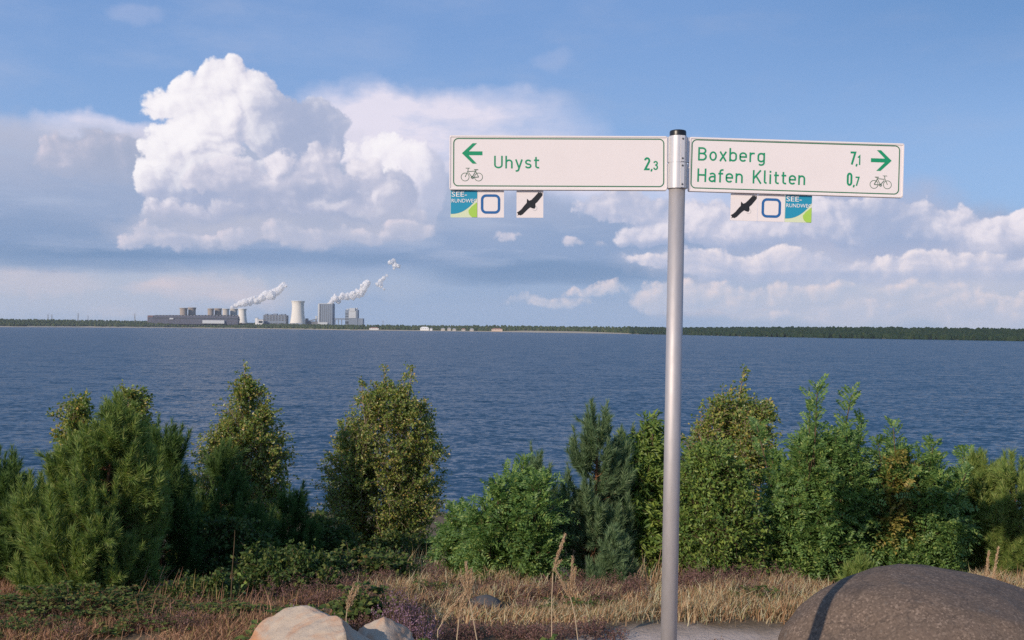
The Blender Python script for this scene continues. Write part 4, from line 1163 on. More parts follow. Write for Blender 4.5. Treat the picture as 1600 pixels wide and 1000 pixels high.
ROB_L = leaf_mat('locust_leaves', [(0, (0.044, 0.084, 0.024)), (0.5, (0.076, 0.130, 0.036)), (0.88, (0.125, 0.178, 0.045)), (1, (0.19, 0.21, 0.055))], 0.36, 0.45, 0.45, 2.2)
ROB_Y = leaf_mat('yellowing_locust_leaves', [(0, (0.13, 0.14, 0.03)), (0.5, (0.24, 0.20, 0.045)), (1, (0.36, 0.26, 0.07))], 0.32, 0.5, 0.4)
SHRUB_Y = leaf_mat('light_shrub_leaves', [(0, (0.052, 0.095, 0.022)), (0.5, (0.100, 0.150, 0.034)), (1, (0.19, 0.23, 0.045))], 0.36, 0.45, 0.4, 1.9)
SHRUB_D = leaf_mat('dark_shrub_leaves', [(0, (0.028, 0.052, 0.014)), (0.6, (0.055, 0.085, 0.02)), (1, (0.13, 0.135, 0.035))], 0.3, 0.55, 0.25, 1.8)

def pine(px, Y, rows, label, mat, seed, nb=60, ns=9, leader=0.30, nl=0.066, group='young pines on the bank', lean=0.0, bare=0.0, sl=(0.12, 0.22), dens=1.0, depth=.85):
    nb = int(nb * 1.3); r = np.random.default_rng(seed); E = Env(px, Y, rows, depth); H = E.H
    t = tag(empty('pine_tree', E.foot), label, 'pine tree', group)
    gt, gc = Geo(), Geo()
    topx = E.cx(H)
    trunk = bez(np.array([0, 0, -.1]), np.array([topx * .2, 0, H * .5]), np.array([topx, 0, H - leader * .5]), 9)
    gt.tube(trunk, np.linspace(.012 + .012 * H, .006, 9), 7)
    def on_trunk(z):
        k = np.clip(z / (H - leader * .5), 0, 1); return np.array([np.interp(k, np.linspace(0, 1, 9), trunk[:, i]) for i in range(3)])
    # leader and its ring of candles
    tp = on_trunk(H)
    shoot(gc, tp + [0, 0, -.12], np.array([topx, 0, H]), int(150 * dens), nl * .8, r, (.25, .55))
    for k in range(5):
        d = np.array([math.cos(k * 1.26 + seed), math.sin(k * 1.26 + seed) * .8, 1.5]); d /= np.linalg.norm(d)
        b = tp + [0, 0, -leader * .35]; shoot(gc, b, b + d * leader * r.uniform(.6, .9), int(110 * dens), nl * .8, r, (.3, .6))
    for i in range(nb):
        tip = E.tip(r, 0.06 + bare)
        c = on_trunk(tip[2]); R = np.hypot(tip[0] - c[0], tip[1] - c[1])
        s = on_trunk(max(.04, tip[2] - R * r.uniform(.45, .95)))
        mid = s + (tip - s) * np.array([.62, .62, .22])
        path = bez(s, mid, tip, 7)
        gt.tube(path, np.linspace(.004 + .006 * R, .0025, 7), 4, False)
        for j in range(3, 6): shoot(gc, path[j], path[j + 1], int(46 * dens), nl, r)
        n_ = max(3, int(ns * (0.5 + R)))
        for k in range(n_):
            u = r.uniform(.45, 1.0); q = np.array([np.interp(u, np.linspace(0, 1, 7), path[:, m]) for m in range(3)])
            tg = path[6] - path[4]; tg = tg / max(np.linalg.norm(tg), 1e-6)
            d = tg * .75 + np.array([0, 0, .55]) + r.normal(0, .42, 3); d /= np.linalg.norm(d)
            if k == 0: q = tip; d = tg * .35 + np.array([0, 0, 1.0]) + r.normal(0, .1, 3); d /= np.linalg.norm(d)
            if k == 0: shoot(gc, q - d * .03, q + d * sl[1] * r.uniform(.7, 1.2), int(120 * dens), nl * .85, r, (.35, .7))
            shoot(gc, q, q + d * r.uniform(*sl), int(95 * dens), nl, r)
    gt.build('trunk', BARK_P, t, True); gc.build('crown', mat, t)
    return t

def broad(kind, px, Y, rows, label, mat, seed, cat, group, stems=((0, None, None),), nb=70, nt=7, nl=11, leaf=(0.034, 0.026), bark=None, droop=0.25, wind=0.0, depth=.85, shell=.62, zlo=.06, tr=0.02, tw=(.10, .22)):
    """birch or leafy shrub: stems, branches, fine twigs and single leaves. stems: (x offset of foot, top pixel x, top pixel y)"""
    nb = int(nb * 1.35); r = np.random.default_rng(seed); E = Env(px, Y, rows, depth); H = E.H
    t = tag(empty(kind, E.foot), label, cat, group)
    gt, gc = Geo(), Geo(); ST = []
    for fx, tx, ty in stems:
        tp = np.array([E.cx(H), 0, H]) if tx is None else np.array([at(tx, ty, Y).x - E.x0, r.uniform(-.12, .12), at(tx, ty, Y).z - E.gz])
        p = bez(np.array([fx, 0, -.1]), np.array([fx + (tp[0] - fx) * .45, tp[1] * .5, tp[2] * .55]), tp, 12)
        gt.tube(p, np.linspace(tr, .003, 12), 6); ST.append(p)
    LP, LD = [], []
    def twig(q, d, ln):
        n = nl; u = r.random(n) ** .8
        P = q + d * (u * ln)[:, None] + np.array([0, 0, -droop * ln])[None] * (u ** 2)[:, None]
        LP.append(P + r.normal(0, .014, (n, 3))); LD.append(d * .6 + r.normal(0, .6, (n, 3)) + np.array([wind, 0, -droop]))
        gt.tube([q, q + d * ln * .6 + np.array([0, 0, -droop * ln * .36]), q + d * ln + np.array([0, 0, -droop * ln])], [.0025, .0018, .001], 3, False)
    for p in ST:       # leafy leaders
        for k in range(4, 12):
            for _ in range(9 if k > 6 else 5):
                d = r.normal(0, .5, 3) + np.array([wind, 0, .9]); d /= np.linalg.norm(d)
                twig(p[k] + (p[max(k - 1, 0)] - p[k]) * r.random(), d, r.uniform(.6, 1.1) * tw[0])
    for i in range(nb):
        tip = E.tip(r, zlo, shell)
        dist = [np.abs(p[:, 0] - tip[0]).min() + abs(p[-1, 2] - tip[2]) * (0.2 if p[-1, 2] > tip[2] else 1.0) for p in ST]
        p = ST[int(np.argmin(dist))]
        zs = max(.05, min(tip[2] - np.hypot(tip[0] - np.interp(tip[2], p[:, 2], p[:, 0]), tip[1]) * r.uniform(.7, 1.2), p[-1, 2] * .93))
        s = np.array([np.interp(zs, p[:, 2], p[:, 0]), np.interp(zs, p[:, 2], p[:, 1]), zs])
        mid = s + (tip - s) * np.array([.55, .55, .42])
        path = bez(s, mid, tip, 7)
        gt.tube(path, np.linspace(.007, .002, 7), 4, False)
        for k in range(nt):
            u = r.uniform(.35, 1.0) if k else 1.0
            q = np.array([np.interp(u, np.linspace(0, 1, 7), path[:, m]) for m in range(3)])
            tg = path[6] - path[3]; tg = tg / max(np.linalg.norm(tg), 1e-6)
            d = tg * .6 + r.normal(0, .5, 3) + np.array([wind, 0, .15]); d /= np.linalg.norm(d)
            twig(q, d, r.uniform(*tw))
    P, D = np.concatenate(LP), np.concatenate(LD)
    n = len(P); sz = r.uniform(.7, 1.25, n)
    leaves(gc, P, D, r.normal(0, 1, (n, 3)) + np.array([0, -.2, .5]), leaf[0] * sz, leaf[1] * sz)
    gt.build('trunk', bark or BARK_B, t, True); gc.build('crown', mat, t)
    return t

def pinnate(g, gt, q, d, ln, r, pairs=7, lw=(0.036, 0.017), sag=.25):
    d = d / max(np.linalg.norm(d), 1e-6)
    up = np.array([0, -.25, 1.0]) + r.normal(0, .35, 3); up -= d * (up @ d); up /= max(np.linalg.norm(up), 1e-6)
    S_ = np.cross(d, up)
    u = np.linspace(.22, 1, pairs)
    C = q + d * (u * ln)[:, None] - np.array([0, 0, sag * ln]) * (u ** 2)[:, None]
    tg = unit(d - np.array([0, 0, 2 * sag]) * u[:, None])
    P = np.concatenate([C, C, C[-1:]])
    D = np.concatenate([S_ + tg * .45, -S_ + tg * .45, tg[-1:]]) + r.normal(0, .16, (2 * pairs + 1, 3))
    k = np.concatenate([1 - .25 * np.abs(u - .55), 1 - .25 * np.abs(u - .55), [1.0]]) * r.uniform(.85, 1.1)
    leaves(g, P, D, np.repeat(up[None], len(P), 0) + r.normal(0, .25, (len(P), 3)), lw[0] * k, lw[1] * k, .08)

def locust(px, Y, rows, label, seed, leaders=(), nb=70, nlv=9, mat=None, yellow=None, group='locust shrubs on the bank', wind=.1, ll=(.13, .21), lw=(0.036, 0.017), shell=.6, zlo=.04, depth=.85):
    nb = int(nb * 1.3); r = np.random.default_rng(seed); E = Env(px, Y, rows, depth); H = E.H
    t = tag(empty('locust_shrub', E.foot), label, 'shrub', group)
    gt, gc, gy_ = Geo(), Geo(), Geo()
    ST = []
    tops = [np.array([at(tx, ty, Y).x - E.x0, r.uniform(-.2, .2), at(tx, ty, Y).z - E.gz]) for tx, ty in leaders] or [np.array([E.cx(H), 0, H])]
    for tp in tops:
        fx = tp[0] * .25; p = bez(np.array([fx, 0, -.1]), np.array([fx + (tp[0] - fx) * .5, tp[1] * .6, tp[2] * .55]), tp, 14)
        gt.tube(p, np.linspace(.018, .003, 14), 5); ST.append(p)
        for k in range(5, 14):
            for m in range(6 if k > 8 else 4):
                a_ = r.uniform(0, 6.28); d = np.array([math.cos(a_), math.sin(a_), .75 + .08 * k])
                pinnate(gc, gt, p[k] + (p[k - 1] - p[k]) * r.random(), d, r.uniform(*ll) * (1.15 - .03 * k), r, 7, lw)
    for i in range(nb):
        tip = E.tip(r, zlo, shell)
        p = ST[int(np.argmin([np.abs(p[:, 0] - tip[0]).min() + (0 if p[-1, 2] > tip[2] * .9 else .5) for p in ST]))]
        zs = max(.04, min(tip[2] * r.uniform(.35, .8), p[-1, 2] * .9))
        s = np.array([np.interp(zs, p[:, 2], p[:, 0]), np.interp(zs, p[:, 2], p[:, 1]), zs])
        path = bez(s, s + (tip - s) * np.array([.5, .5, .6]), tip, 7)
        gt.tube(path, np.linspace(.008, .002, 7), 4, False)
        G_ = gc
        if yellow is not None:
            tx = EYE.x + (E.x0 + tip[0]); pxx = 800 + FPX * tx / (Y + tip[1]); pyy = 512 - FPX * (E.gz + tip[2] - EYE.z) / (Y + tip[1])
            if yellow[0] < pxx < yellow[1] and yellow[2] < pyy < yellow[3] and tip[1] < .15: G_ = gy_
        for k in range(nlv):
            u = r.uniform(.4, 1.0) if k else 1.0
            q = np.array([np.interp(u, np.linspace(0, 1, 7), path[:, m]) for m in range(3)])
            tg = path[6] - path[4]; tg = tg / max(np.linalg.norm(tg), 1e-6)
            d = tg * .5 + r.normal(0, .6, 3) + np.array([wind, -.1, .28])
            pinnate(G_, gt, q, d, r.uniform(*ll), r, int(r.integers(6, 9)), lw)
    gt.build('trunk', BARK_R, t, True); gc.build('crown', mat or ROB_L, t)
    if gy_.n: gy_.build('yellowing_foliage', ROB_Y, t)
    return t

BG = 'young birches on the bank'
# ---- left cluster
pine(150, 7.3, [(650, 174, 188), (690, 140, 205), (735, 95, 232), (790, 45, 245), (850, 25, 250), (925, 45, 235), (962, 90, 215)], 'largest young pine, bright yellow green, in front at the left', PINE_A, 21, nb=150, ns=10, dens=1.1)
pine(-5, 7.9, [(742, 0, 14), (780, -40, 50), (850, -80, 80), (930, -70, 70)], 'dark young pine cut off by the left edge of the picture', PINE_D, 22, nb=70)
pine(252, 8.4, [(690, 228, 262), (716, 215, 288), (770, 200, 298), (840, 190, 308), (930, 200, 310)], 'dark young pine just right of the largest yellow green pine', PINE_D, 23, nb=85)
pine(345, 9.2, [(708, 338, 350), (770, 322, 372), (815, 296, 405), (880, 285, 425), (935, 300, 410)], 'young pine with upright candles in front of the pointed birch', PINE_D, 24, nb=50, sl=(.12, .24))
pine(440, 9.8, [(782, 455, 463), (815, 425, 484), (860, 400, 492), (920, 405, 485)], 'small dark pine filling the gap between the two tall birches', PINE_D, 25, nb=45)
broad('birch_tree', 122, 10.2, [(628, 108, 136), (645, 96, 148), (690, 90, 155), (740, 85, 160)], 'birch top peeping out behind the largest pine, left of its tip', BIRCH_L, 31, 'birch tree', BG, ((0, 120, 622), (.05, 138, 640)), nb=80, wind=.15, zlo=.5)
broad('birch_tree', 205, 10.2, [(618, 196, 216), (640, 182, 226), (690, 172, 232), (740, 170, 235)], 'birch top peeping out behind the largest pine, right of its tip', BIRCH_L, 32, 'birch tree', BG, ((0, 205, 612), (.05, 216, 632)), nb=80, wind=.2, zlo=.5)
broad('birch_tree', 375, 11.6, [(600, 378, 392), (625, 362, 410), (660, 338, 430), (705, 305, 445), (760, 303, 447), (830, 310, 445), (890, 330, 430)], 'pointed birch with a narrow yellow green tip, left of the wide birch', BIRCH_L, 33, 'birch tree', BG,
      ((0, 383, 568), (.02, 392, 596), (.1, 345, 655), (-.1, 425, 640)), nb=320, nt=10, shell=.5, wind=.12, leaf=(.031, .024))
broad('birch_tree', 590, 13.0, [(606, 590, 612), (622, 562, 650), (650, 540, 668), (690, 512, 682), (760, 500, 688), (820, 505, 682), (870, 525, 660), (895, 560, 620)], 'wide many tipped birch standing alone against the lake', BIRCH_L, 34, 'birch tree', BG,
      ((0, 566, 588), (.05, 600, 574), (.1, 645, 572), (.08, 632, 590), (0, 585, 600), (-.1, 530, 660), (.15, 676, 670)), nb=480, nt=10, wind=.12, leaf=(.032, .024), tw=(.11, .22), shell=.5)
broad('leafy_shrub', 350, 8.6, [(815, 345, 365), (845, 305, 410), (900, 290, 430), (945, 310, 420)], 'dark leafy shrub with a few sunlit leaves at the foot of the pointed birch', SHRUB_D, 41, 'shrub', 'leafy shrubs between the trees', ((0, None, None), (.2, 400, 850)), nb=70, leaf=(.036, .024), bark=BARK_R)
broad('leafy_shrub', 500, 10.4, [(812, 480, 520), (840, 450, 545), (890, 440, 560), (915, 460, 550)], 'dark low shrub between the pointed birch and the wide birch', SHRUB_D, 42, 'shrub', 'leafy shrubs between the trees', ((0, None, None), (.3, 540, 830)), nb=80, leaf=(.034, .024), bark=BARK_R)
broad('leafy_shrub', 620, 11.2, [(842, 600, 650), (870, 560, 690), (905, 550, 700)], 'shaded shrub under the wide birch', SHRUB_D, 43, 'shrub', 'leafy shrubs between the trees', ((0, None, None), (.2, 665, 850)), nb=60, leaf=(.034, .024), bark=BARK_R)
# ---- middle and right
locust(800, 8.40, [(748, 780, 852), (762, 768, 858), (800, 735, 875), (862, 715, 880), (922, 730, 870), (940, 760, 850)], 'dense dark green locust shrub left of the bluish pine', 51, ((818, 726), (775, 752), (850, 752), (740, 800)), nb=150, nlv=9)
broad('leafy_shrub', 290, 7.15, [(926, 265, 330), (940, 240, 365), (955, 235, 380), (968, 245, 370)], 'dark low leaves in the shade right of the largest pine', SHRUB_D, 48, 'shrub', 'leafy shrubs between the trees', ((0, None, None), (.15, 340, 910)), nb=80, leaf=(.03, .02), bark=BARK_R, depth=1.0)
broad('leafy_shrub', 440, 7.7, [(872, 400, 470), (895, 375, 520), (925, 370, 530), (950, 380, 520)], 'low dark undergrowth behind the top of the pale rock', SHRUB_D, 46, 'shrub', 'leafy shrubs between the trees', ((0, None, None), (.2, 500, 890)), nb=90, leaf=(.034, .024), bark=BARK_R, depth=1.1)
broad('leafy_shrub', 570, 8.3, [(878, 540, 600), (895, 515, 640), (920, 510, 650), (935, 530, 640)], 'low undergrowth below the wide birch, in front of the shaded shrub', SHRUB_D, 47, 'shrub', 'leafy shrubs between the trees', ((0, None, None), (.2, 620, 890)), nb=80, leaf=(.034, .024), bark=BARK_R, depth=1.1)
locust(715, 8.74, [(802, 705, 720), (830, 685, 750), (882, 680, 770), (927, 700, 760)], 'low locust shrub right of the wide birch', 52, ((712, 800), (745, 820)), nb=55)
pine(925, 8.65, [(652, 932, 940), (690, 912, 960), (740, 890, 975), (800, 875, 985), (872, 880, 980), (917, 900, 960)], 'bluish green young pine with an orange trunk, left of the signpost', PINE_B, 26, nb=85, ns=7, nl=.068, bare=.04)
pine(842, 9.24, [(722, 838, 846), (760, 825, 860), (820, 805, 880), (902, 810, 870)], 'narrow young pine tip behind the dense locust shrub', PINE_B, 27, nb=40)
pine(982, 9.16, [(686, 979, 985), (720, 968, 1000), (780, 950, 1020), (872, 940, 1030)], 'slender young pine tip between the bluish pine and the signpost', PINE_A, 28, nb=45)
pine(948, 7.9, [(842, 942, 954), (875, 920, 980), (912, 912, 988), (938, 922, 975)], 'small young pine in front of the bluish pine, left of the foot of the signpost', PINE_B, 29, nb=34, leader=.14, sl=(.07, .14))
broad('willow_shrub', 1012, 8.90, [(662, 1012, 1024), (690, 1000, 1040), (740, 985, 1055), (810, 970, 1060), (902, 970, 1060), (937, 990, 1040)], 'windblown willow shrub with long pale edged leaves beside the signpost', SHRUB_Y, 44, 'shrub', 'leafy shrubs between the trees', ((0, 1018, 660), (-.1, 1000, 700), (.15, 1045, 720)), nb=120, leaf=(.07, .022), bark=BARK_R, wind=.4)
broad('birch_tree', 1110, 10.08, [(625, 1122, 1172), (645, 1104, 1196), (665, 1092, 1206), (695, 1075, 1205), (740, 1068, 1190), (800, 1065, 1180), (902, 1070, 1160)], 'windblown birch right of the signpost, leaning to the right', BIRCH_L, 35, 'birch tree', BG,
      ((0, 1160, 584), (0.02, 1140, 606), (.1, 1203, 624), (.1, 1180, 650), (-.05, 1092, 668)), nb=290, nt=10, wind=.45, leaf=(.030, .023))
broad('leafy_shrub', 1120, 8.15, [(705, 1090, 1130), (750, 1070, 1165), (810, 1058, 1180), (882, 1058, 1185), (937, 1075, 1170)], 'yellow green leafy shrub directly right of the signpost', SHRUB_Y, 45, 'shrub', 'leafy shrubs between the trees', ((0, 1110, 700), (.2, 1160, 740), (-.2, 1072, 760)), nb=230, leaf=(.036, .017), bark=BARK_R, nt=9)
locust(1262, 8.40, [(672, 1246, 1338), (712, 1232, 1348), (728, 1222, 1352), (752, 1200, 1352), (800, 1185, 1352), (872, 1180, 1350), (927, 1205, 1330)], 'tallest locust shrub with two upright tips, right of the windblown birch', 53, ((1266, 602), (1270, 625), (1326, 616), (1190, 668), (1240, 690), (1352, 655), (1300, 690), (1210, 720)), nb=290, nlv=10)
locust(1420, 8.40, [(708, 1362, 1446), (735, 1366, 1470), (765, 1352, 1482), (800, 1348, 1500), (862, 1345, 1495), (917, 1365, 1470)], 'locust shrub with a yellowing branch behind the big boulder', 54, ((1388, 666), (1372, 690), (1445, 690), (1415, 700), (1495, 735), (1465, 720), (1350, 720)), nb=240, nlv=10, yellow=(1388, 1418, 705, 835))
locust(1505, 8.90, [(712, 1512, 1520), (740, 1490, 1535), (790, 1470, 1545), (862, 1470, 1540), (912, 1480, 1530)], 'narrow locust shrub with a thin tip, rightmost of the locusts', 55, ((1516, 710),), nb=60)
pine(1532, 8.74, [(732, 1528, 1538), (770, 1500, 1560), (830, 1490, 1575), (912, 1500, 1560)], 'yellow green young pine behind the right end of the boulder', PINE_A, 61, nb=60)
pine(1590, 8.40, [(735, 1580, 1590), (770, 1555, 1630), (830, 1545, 1650), (917, 1560, 1630)], 'young pine cut off by the right edge of the picture', PINE_A, 62, nb=75)
pine(1345, 7.56, [(878, 1338, 1348), (907, 1325, 1362), (937, 1330, 1360)], 'tiny pine in front of the tallest locust, left of the boulder top', PINE_A, 63, nb=16, leader=.14, sl=(.07, .12))
# ------------------------------------------------------------------ grass, heather and small plants
def dry_mat(name, stops): return leaf_mat(name, stops, 0.3, 0.7, 0.15, 1.7)
GRASS = dry_mat('dry_grass', [(0, (0.15, 0.090, 0.05)), (0.25, (0.32, 0.185, 0.105)), (0.6, (0.48, 0.305, 0.185)), (0.88, (0.62, 0.44, 0.29)), (1, (0.20, 0.20, 0.07))])
GRASS_R = dry_mat('reddish_grass', [(0, (0.14, 0.075, 0.048)), (0.5, (0.245, 0.135, 0.088)), (0.8, (0.37, 0.225, 0.145)), (1, (0.18, 0.17, 0.05))])
HEATH = dry_mat('heather_brown', [(0, (0.075, 0.045, 0.035)), (0.5, (0.15, 0.085, 0.075)), (0.8, (0.22, 0.12, 0.12)), (1, (0.12, 0.12, 0.05))])
HEATH_P = dry_mat('heather_flowers', [(0, (0.14, 0.075, 0.11)), (0.5, (0.23, 0.135, 0.19)), (1, (0.34, 0.22, 0.29))])
STRAW = leaf_mat('straw', [(0, (0.34, 0.22, 0.13)), (0.5, (0.48, 0.33, 0.21)), (1, (0.60, 0.44, 0.30))], 0.2, 0.7, 0.15, 1.3)
BRAM = leaf_mat('bramble_leaves', [(0, (0.045, 0.075, 0.02)), (0.5, (0.085, 0.12, 0.032)), (0.85, (0.14, 0.165, 0.045)), (1, (0.20, 0.10, 0.04))], 0.28, 0.6, 0.15)

def blades(g, P, H, r, w=.0032, lean=.4, wind=.12):
    n = len(P); a_ = r.uniform(0, 6.28, n); L = r.gamma(2.0, .5, n) * lean
    d = np.stack([np.cos(a_) * L + wind, np.sin(a_) * L, np.ones(n)], 1); d = unit(d)
    s = unit(np.cross(d, r.normal(0, 1, (n, 3)))) * w
    H = H[:, None]; b = np.stack([np.cos(a_) * L + wind, np.sin(a_) * L, -0.3 * L], 1) * H * .45
    V = np.stack([P - s, P + s, P + d * H * .55 + s * .8, P + d * H * .55 - s * .8, P + d * H + b], 1)
    N = len(V); g.raw(V, [(0, 1, 2, 3)])
    g.F3.append((np.array([(3, 2, 4)])[None] + (g.n - N * 5 + np.arange(N) * 5)[:, None, None]).reshape(-1, 3))

def tufts(g, n, xr, yr, hr, r, per=(25, 60), rad=.07, accept=None, **kw):
    Ps, Hs = [], []
    for _ in range(n):
        y = r.uniform(*yr); x = (r.uniform(*xr) - 800) / FPX * y
        if accept is not None and not accept(x, y): continue
        m = int(r.integers(*per)); h = r.uniform(*hr)
        xx = x + r.normal(0, rad, m); yy = y + r.normal(0, rad, m)
        Ps.append(np.stack([xx, yy, ground(xx, yy) - .01], 1)); Hs.append(h * r.uniform(.45, 1.1, m))
    if Ps: blades(g, np.concatenate(Ps), np.concatenate(Hs), r, **kw)

r = np.random.default_rng(77)
nz = lambda x, y: math.sin(x * 2.1 + y * 1.7) + math.sin(x * 4.3 - y * 3.1 + 1)
g = Geo()
tufts(g, 640, (560, 1300), (6.7, 7.8), (.04, .16), r, accept=lambda x, y: nz(x * 1.6, y * 2.4) > -.3)
tufts(g, 160, (560, 800), (7.8, 9.6), (.09, .16), r, accept=lambda x, y: nz(x, y) > -1.0)
tufts(g, 170, (1060, 1300), (6.6, 7.6), (.10, .17), r, accept=lambda x, y: nz(x * 2, y * 2) > -.9)
tufts(g, 130, (820, 1030), (6.6, 7.2), (.06, .12), r)
tufts(g, 40, (600, 700), (9.3, 10.5), (.22, .38), r, per=(6, 12), lean=.15)
tufts(g, 150, (1480, 1720), (7.0, 9.5), (.14, .24), r)
tufts(g, 60, (960, 1050), (7.8, 8.6), (.2, .36), r, per=(2, 5), lean=.12)
tufts(g, 420, (1600, 2500), (6.6, 11), (.08, .24), r, per=(16, 36))
tag(g.build('dry_grass', GRASS), 'pale dry grass on the bank below the shrubs', 'grass', kind='stuff')
g = Geo()
tufts(g, 800, (-60, 430), (5.4, 6.75), (.04, .13), r, accept=lambda x, y: nz(x, y) > -1.1)
tufts(g, 150, (380, 620), (6.0, 7.4), (.05, .14), r, accept=lambda x, y: nz(x * 2, y * 2) > -.3)
tufts(g, 120, (-120, 60), (6.0, 8.0), (.06, .14), r)
tufts(g, 60, (200, 420), (6.2, 7.4), (.14, .26), r, per=(3, 8), lean=.2)
tufts(g, 260, (-900, -60), (5.6, 9.5), (.06, .2), r, per=(16, 36))
tag(g.build('reddish_grass', GRASS_R), 'reddish brown grass in front of the left pines', 'grass', kind='stuff')

def heather_tuft(g, x, y, h, R, n, r, tiny=.011, spread=1.0):
    z = float(ground(x, y))
    a_ = r.uniform(0, 6.28, n); q = np.sqrt(r.random(n)) * R
    top = np.stack([x + np.cos(a_) * q * spread, y + np.sin(a_) * q * spread, z + h * r.uniform(.55, 1.05, n) * (1 - .4 * (q / R) ** 2)], 1)
    bot = np.stack([x + np.cos(a_) * q * .5, y + np.sin(a_) * q * .5, np.full(n, z - .01)], 1)
    k = 16; u = r.uniform(.3, 1, (n, k, 1))
    P = (bot[:, None] * (1 - u) + top[:, None] * u).reshape(-1, 3) + r.normal(0, .006, (n * k, 3))
    D = r.normal(0, .6, (n * k, 3)) + np.array([0, 0, .8])
    leaves(g, P, D, r.normal(0, 1, (n * k, 3)), tiny * r.uniform(.7, 1.5, n * k), tiny * .55 * r.uniform(.7, 1.4, n * k))
    return bot, top
g = Geo()
def heath(n, xr, yr, hr=(.12, .2)):
    for _ in range(n):
        y = r.uniform(*yr); x = (r.uniform(*xr) - 800) / FPX * y
        heather_tuft(g, x, y, r.uniform(*hr), r.uniform(.08, .15), int(r.integers(18, 34)), r)
heath(34, (1050, 1240), (7.2, 8.0), (.12, .2)); heath(34, (840, 1010), (7.0, 7.9), (.1, .18)); heath(26, (700, 960), (5.85, 6.3), (.06, .12)); heath(9, (975, 1035), (5.4, 5.7), (.08, .13))
heath(10, (1075, 1135), (5.5, 5.75), (.08, .12)); heath(30, (-40, 380), (5.8, 6.8), (.08, .16)); heath(16, (560, 760), (6.2, 7.2), (.1, .17)); heath(12, (600, 700), (8.0, 9.0))
heath(22, (600, 840), (6.8, 7.8), (.08, .16)); heath(46, (390, 620), (6.3, 8.6), (.12, .22)); heath(14, (520, 700), (5.7, 6.4), (.1, .16))
tag(g.build('heather', HEATH), 'brownish faded heather between the dry grass', 'heather', kind='stuff')

def flowering(px, Y, h, n, R, label):
    x = (px - 800) / FPX * Y; c = (x, Y, float(ground(x, Y)))
    t = tag(empty('heather_plant', c), label, 'heather', 'flowering heather by the pale rock')
    gs, gf = Geo(), Geo()
    bot, top = heather_tuft(gf, x, Y, h, R, n, r, .012)
    for g_ in (gf,): g_.V = [v - np.array(c) for v in g_.V]
    for b_, t_ in zip(bot, top): gs.tube([b_ - c, t_ - c], [.002, .001], 3, False)
    gs.build('stems', BARK_R, t); gf.build('flowers', HEATH_P, t)
flowering(618, 5.95, .33, 60, .13, 'tall purple flowering heather right behind the small pale rock')
flowering(655, 5.8, .24, 75, .16, 'low wide purple heather beside the small pale rock')
flowering(462, 5.7, .30, 16, .016, 'thin single purple heather spike left of the pale rock top')
flowering(640, 6.1, .34, 38, .1, 'purple heather rising behind the tall clump, nearer the grass plumes')

def bramble(px, Y, rx, ry, h, n, label, leaf=(.045, .034), seed=1):
    r = np.random.default_rng(seed)
    x0 = (px - 800) / FPX * Y; c = np.array([x0, Y, float(ground(x0, Y))])
    t = tag(empty('bramble_bush', c), label, 'bramble', 'brambles near the rocks')
    gs, gl_ = Geo(), Geo()
    for i in range(n):
        a_ = r.uniform(0, 6.28); q = math.sqrt(r.random())
        tip = np.array([math.cos(a_) * q * rx, math.sin(a_) * q * ry, 0]); 
        tip[2] = float(ground(x0 + tip[0], Y + tip[1])) - c[2] + h * (1 - .7 * q * q) * r.uniform(.5, 1.1)
        s = np.array([tip[0] * .55, tip[1] * .55, float(ground(x0 + tip[0] * .55, Y + tip[1] * .55)) - c[2]])
        p = bez(s, s + (tip - s) * np.array([.4, .4, 1.2]), tip, 6); gs.tube(p, np.linspace(.003, .0015, 6), 4, False)
        for k in range(2, 6):
            q_ = p[k]
            b_ = r.uniform(0, 6.28)
            for m in (-.9, 0, .9):
                D = np.array([[math.cos(b_ + m), math.sin(b_ + m), r.uniform(-.25, .35)]])
                sz = r.uniform(.7, 1.2)
                leaves(gl_, (q_ + D[0] * .012)[None], D, np.array([[0, -.35, 1.0]]) + r.normal(0, .35, (1, 3)), leaf[0] * sz, leaf[1] * sz, .18)
    gs.build('stems', BARK_R, t); gl_.build('leaves', BRAM, t)
bramble(475, 5.7, .34, .25, .26, 70, 'dark bramble behind the top of the pale rock', seed=2)
bramble(575, 6.4, .24, .2, .28, 50, 'green bramble behind the purple heather', seed=3)
bramble(722, 5.0, .19, .16, .16, 46, 'broad leaved bramble under the leaning grass plumes', (.06, .046), seed=4)
bramble(645, 5.5, .16, .14, .16, 14, 'few leaved bramble rising through the purple heather', (.05, .04), seed=5)
bramble(125, 6.45, .85, .32, .21, 260, 'dark bramble at the foot of the largest pine', (.032, .022), seed=6)
bramble(330, 6.4, .5, .25, .12, 80, 'low bramble in the shade between the left pines and the pale rock', (.034, .022), seed=7)
bramble(873, 5.25, .16, .14, .24, 22, 'small leafy bramble shoots under the tall grass plumes left of the signpost', (.042, .03), seed=8)
bramble(672, 5.15, .2, .12, .12, 30, 'low green bramble right of the small pale rock, under the purple heather', (.045, .034), seed=12)
bramble(800, 5.3, .22, .12, .10, 26, 'low creeping green leaves between the grass plumes', (.036, .026), seed=13)
bramble(945, 5.5, .2, .12, .09, 20, 'low creeping green leaves just left of the pole foot', (.03, .022), seed=14)
bramble(900, 7.0, .4, .2, .12, 34, 'small green weeds in the dry grass left of the signpost', (.026, .018), seed=18)
bramble(690, 7.4, .35, .2, .13, 30, 'small green weeds in the dry grass below the low locust shrub', (.026, .018), seed=19)
bramble(1185, 7.1, .3, .15, .14, 26, 'small green weeds in the dry grass right of the signpost', (.03, .02), seed=15)
bramble(230, 6.1, .4, .2, .12, 30, 'low green weeds in the reddish grass at the left bottom', (.03, .02), seed=16)
bramble(40, 6.0, .35, .2, .13, 30, 'green weeds in the reddish grass at the bottom left corner', (.03, .02), seed=17)
bramble(560, 8.2, .5, .3, .3, 60, 'shaded bramble in front of the wide birch', seed=9)

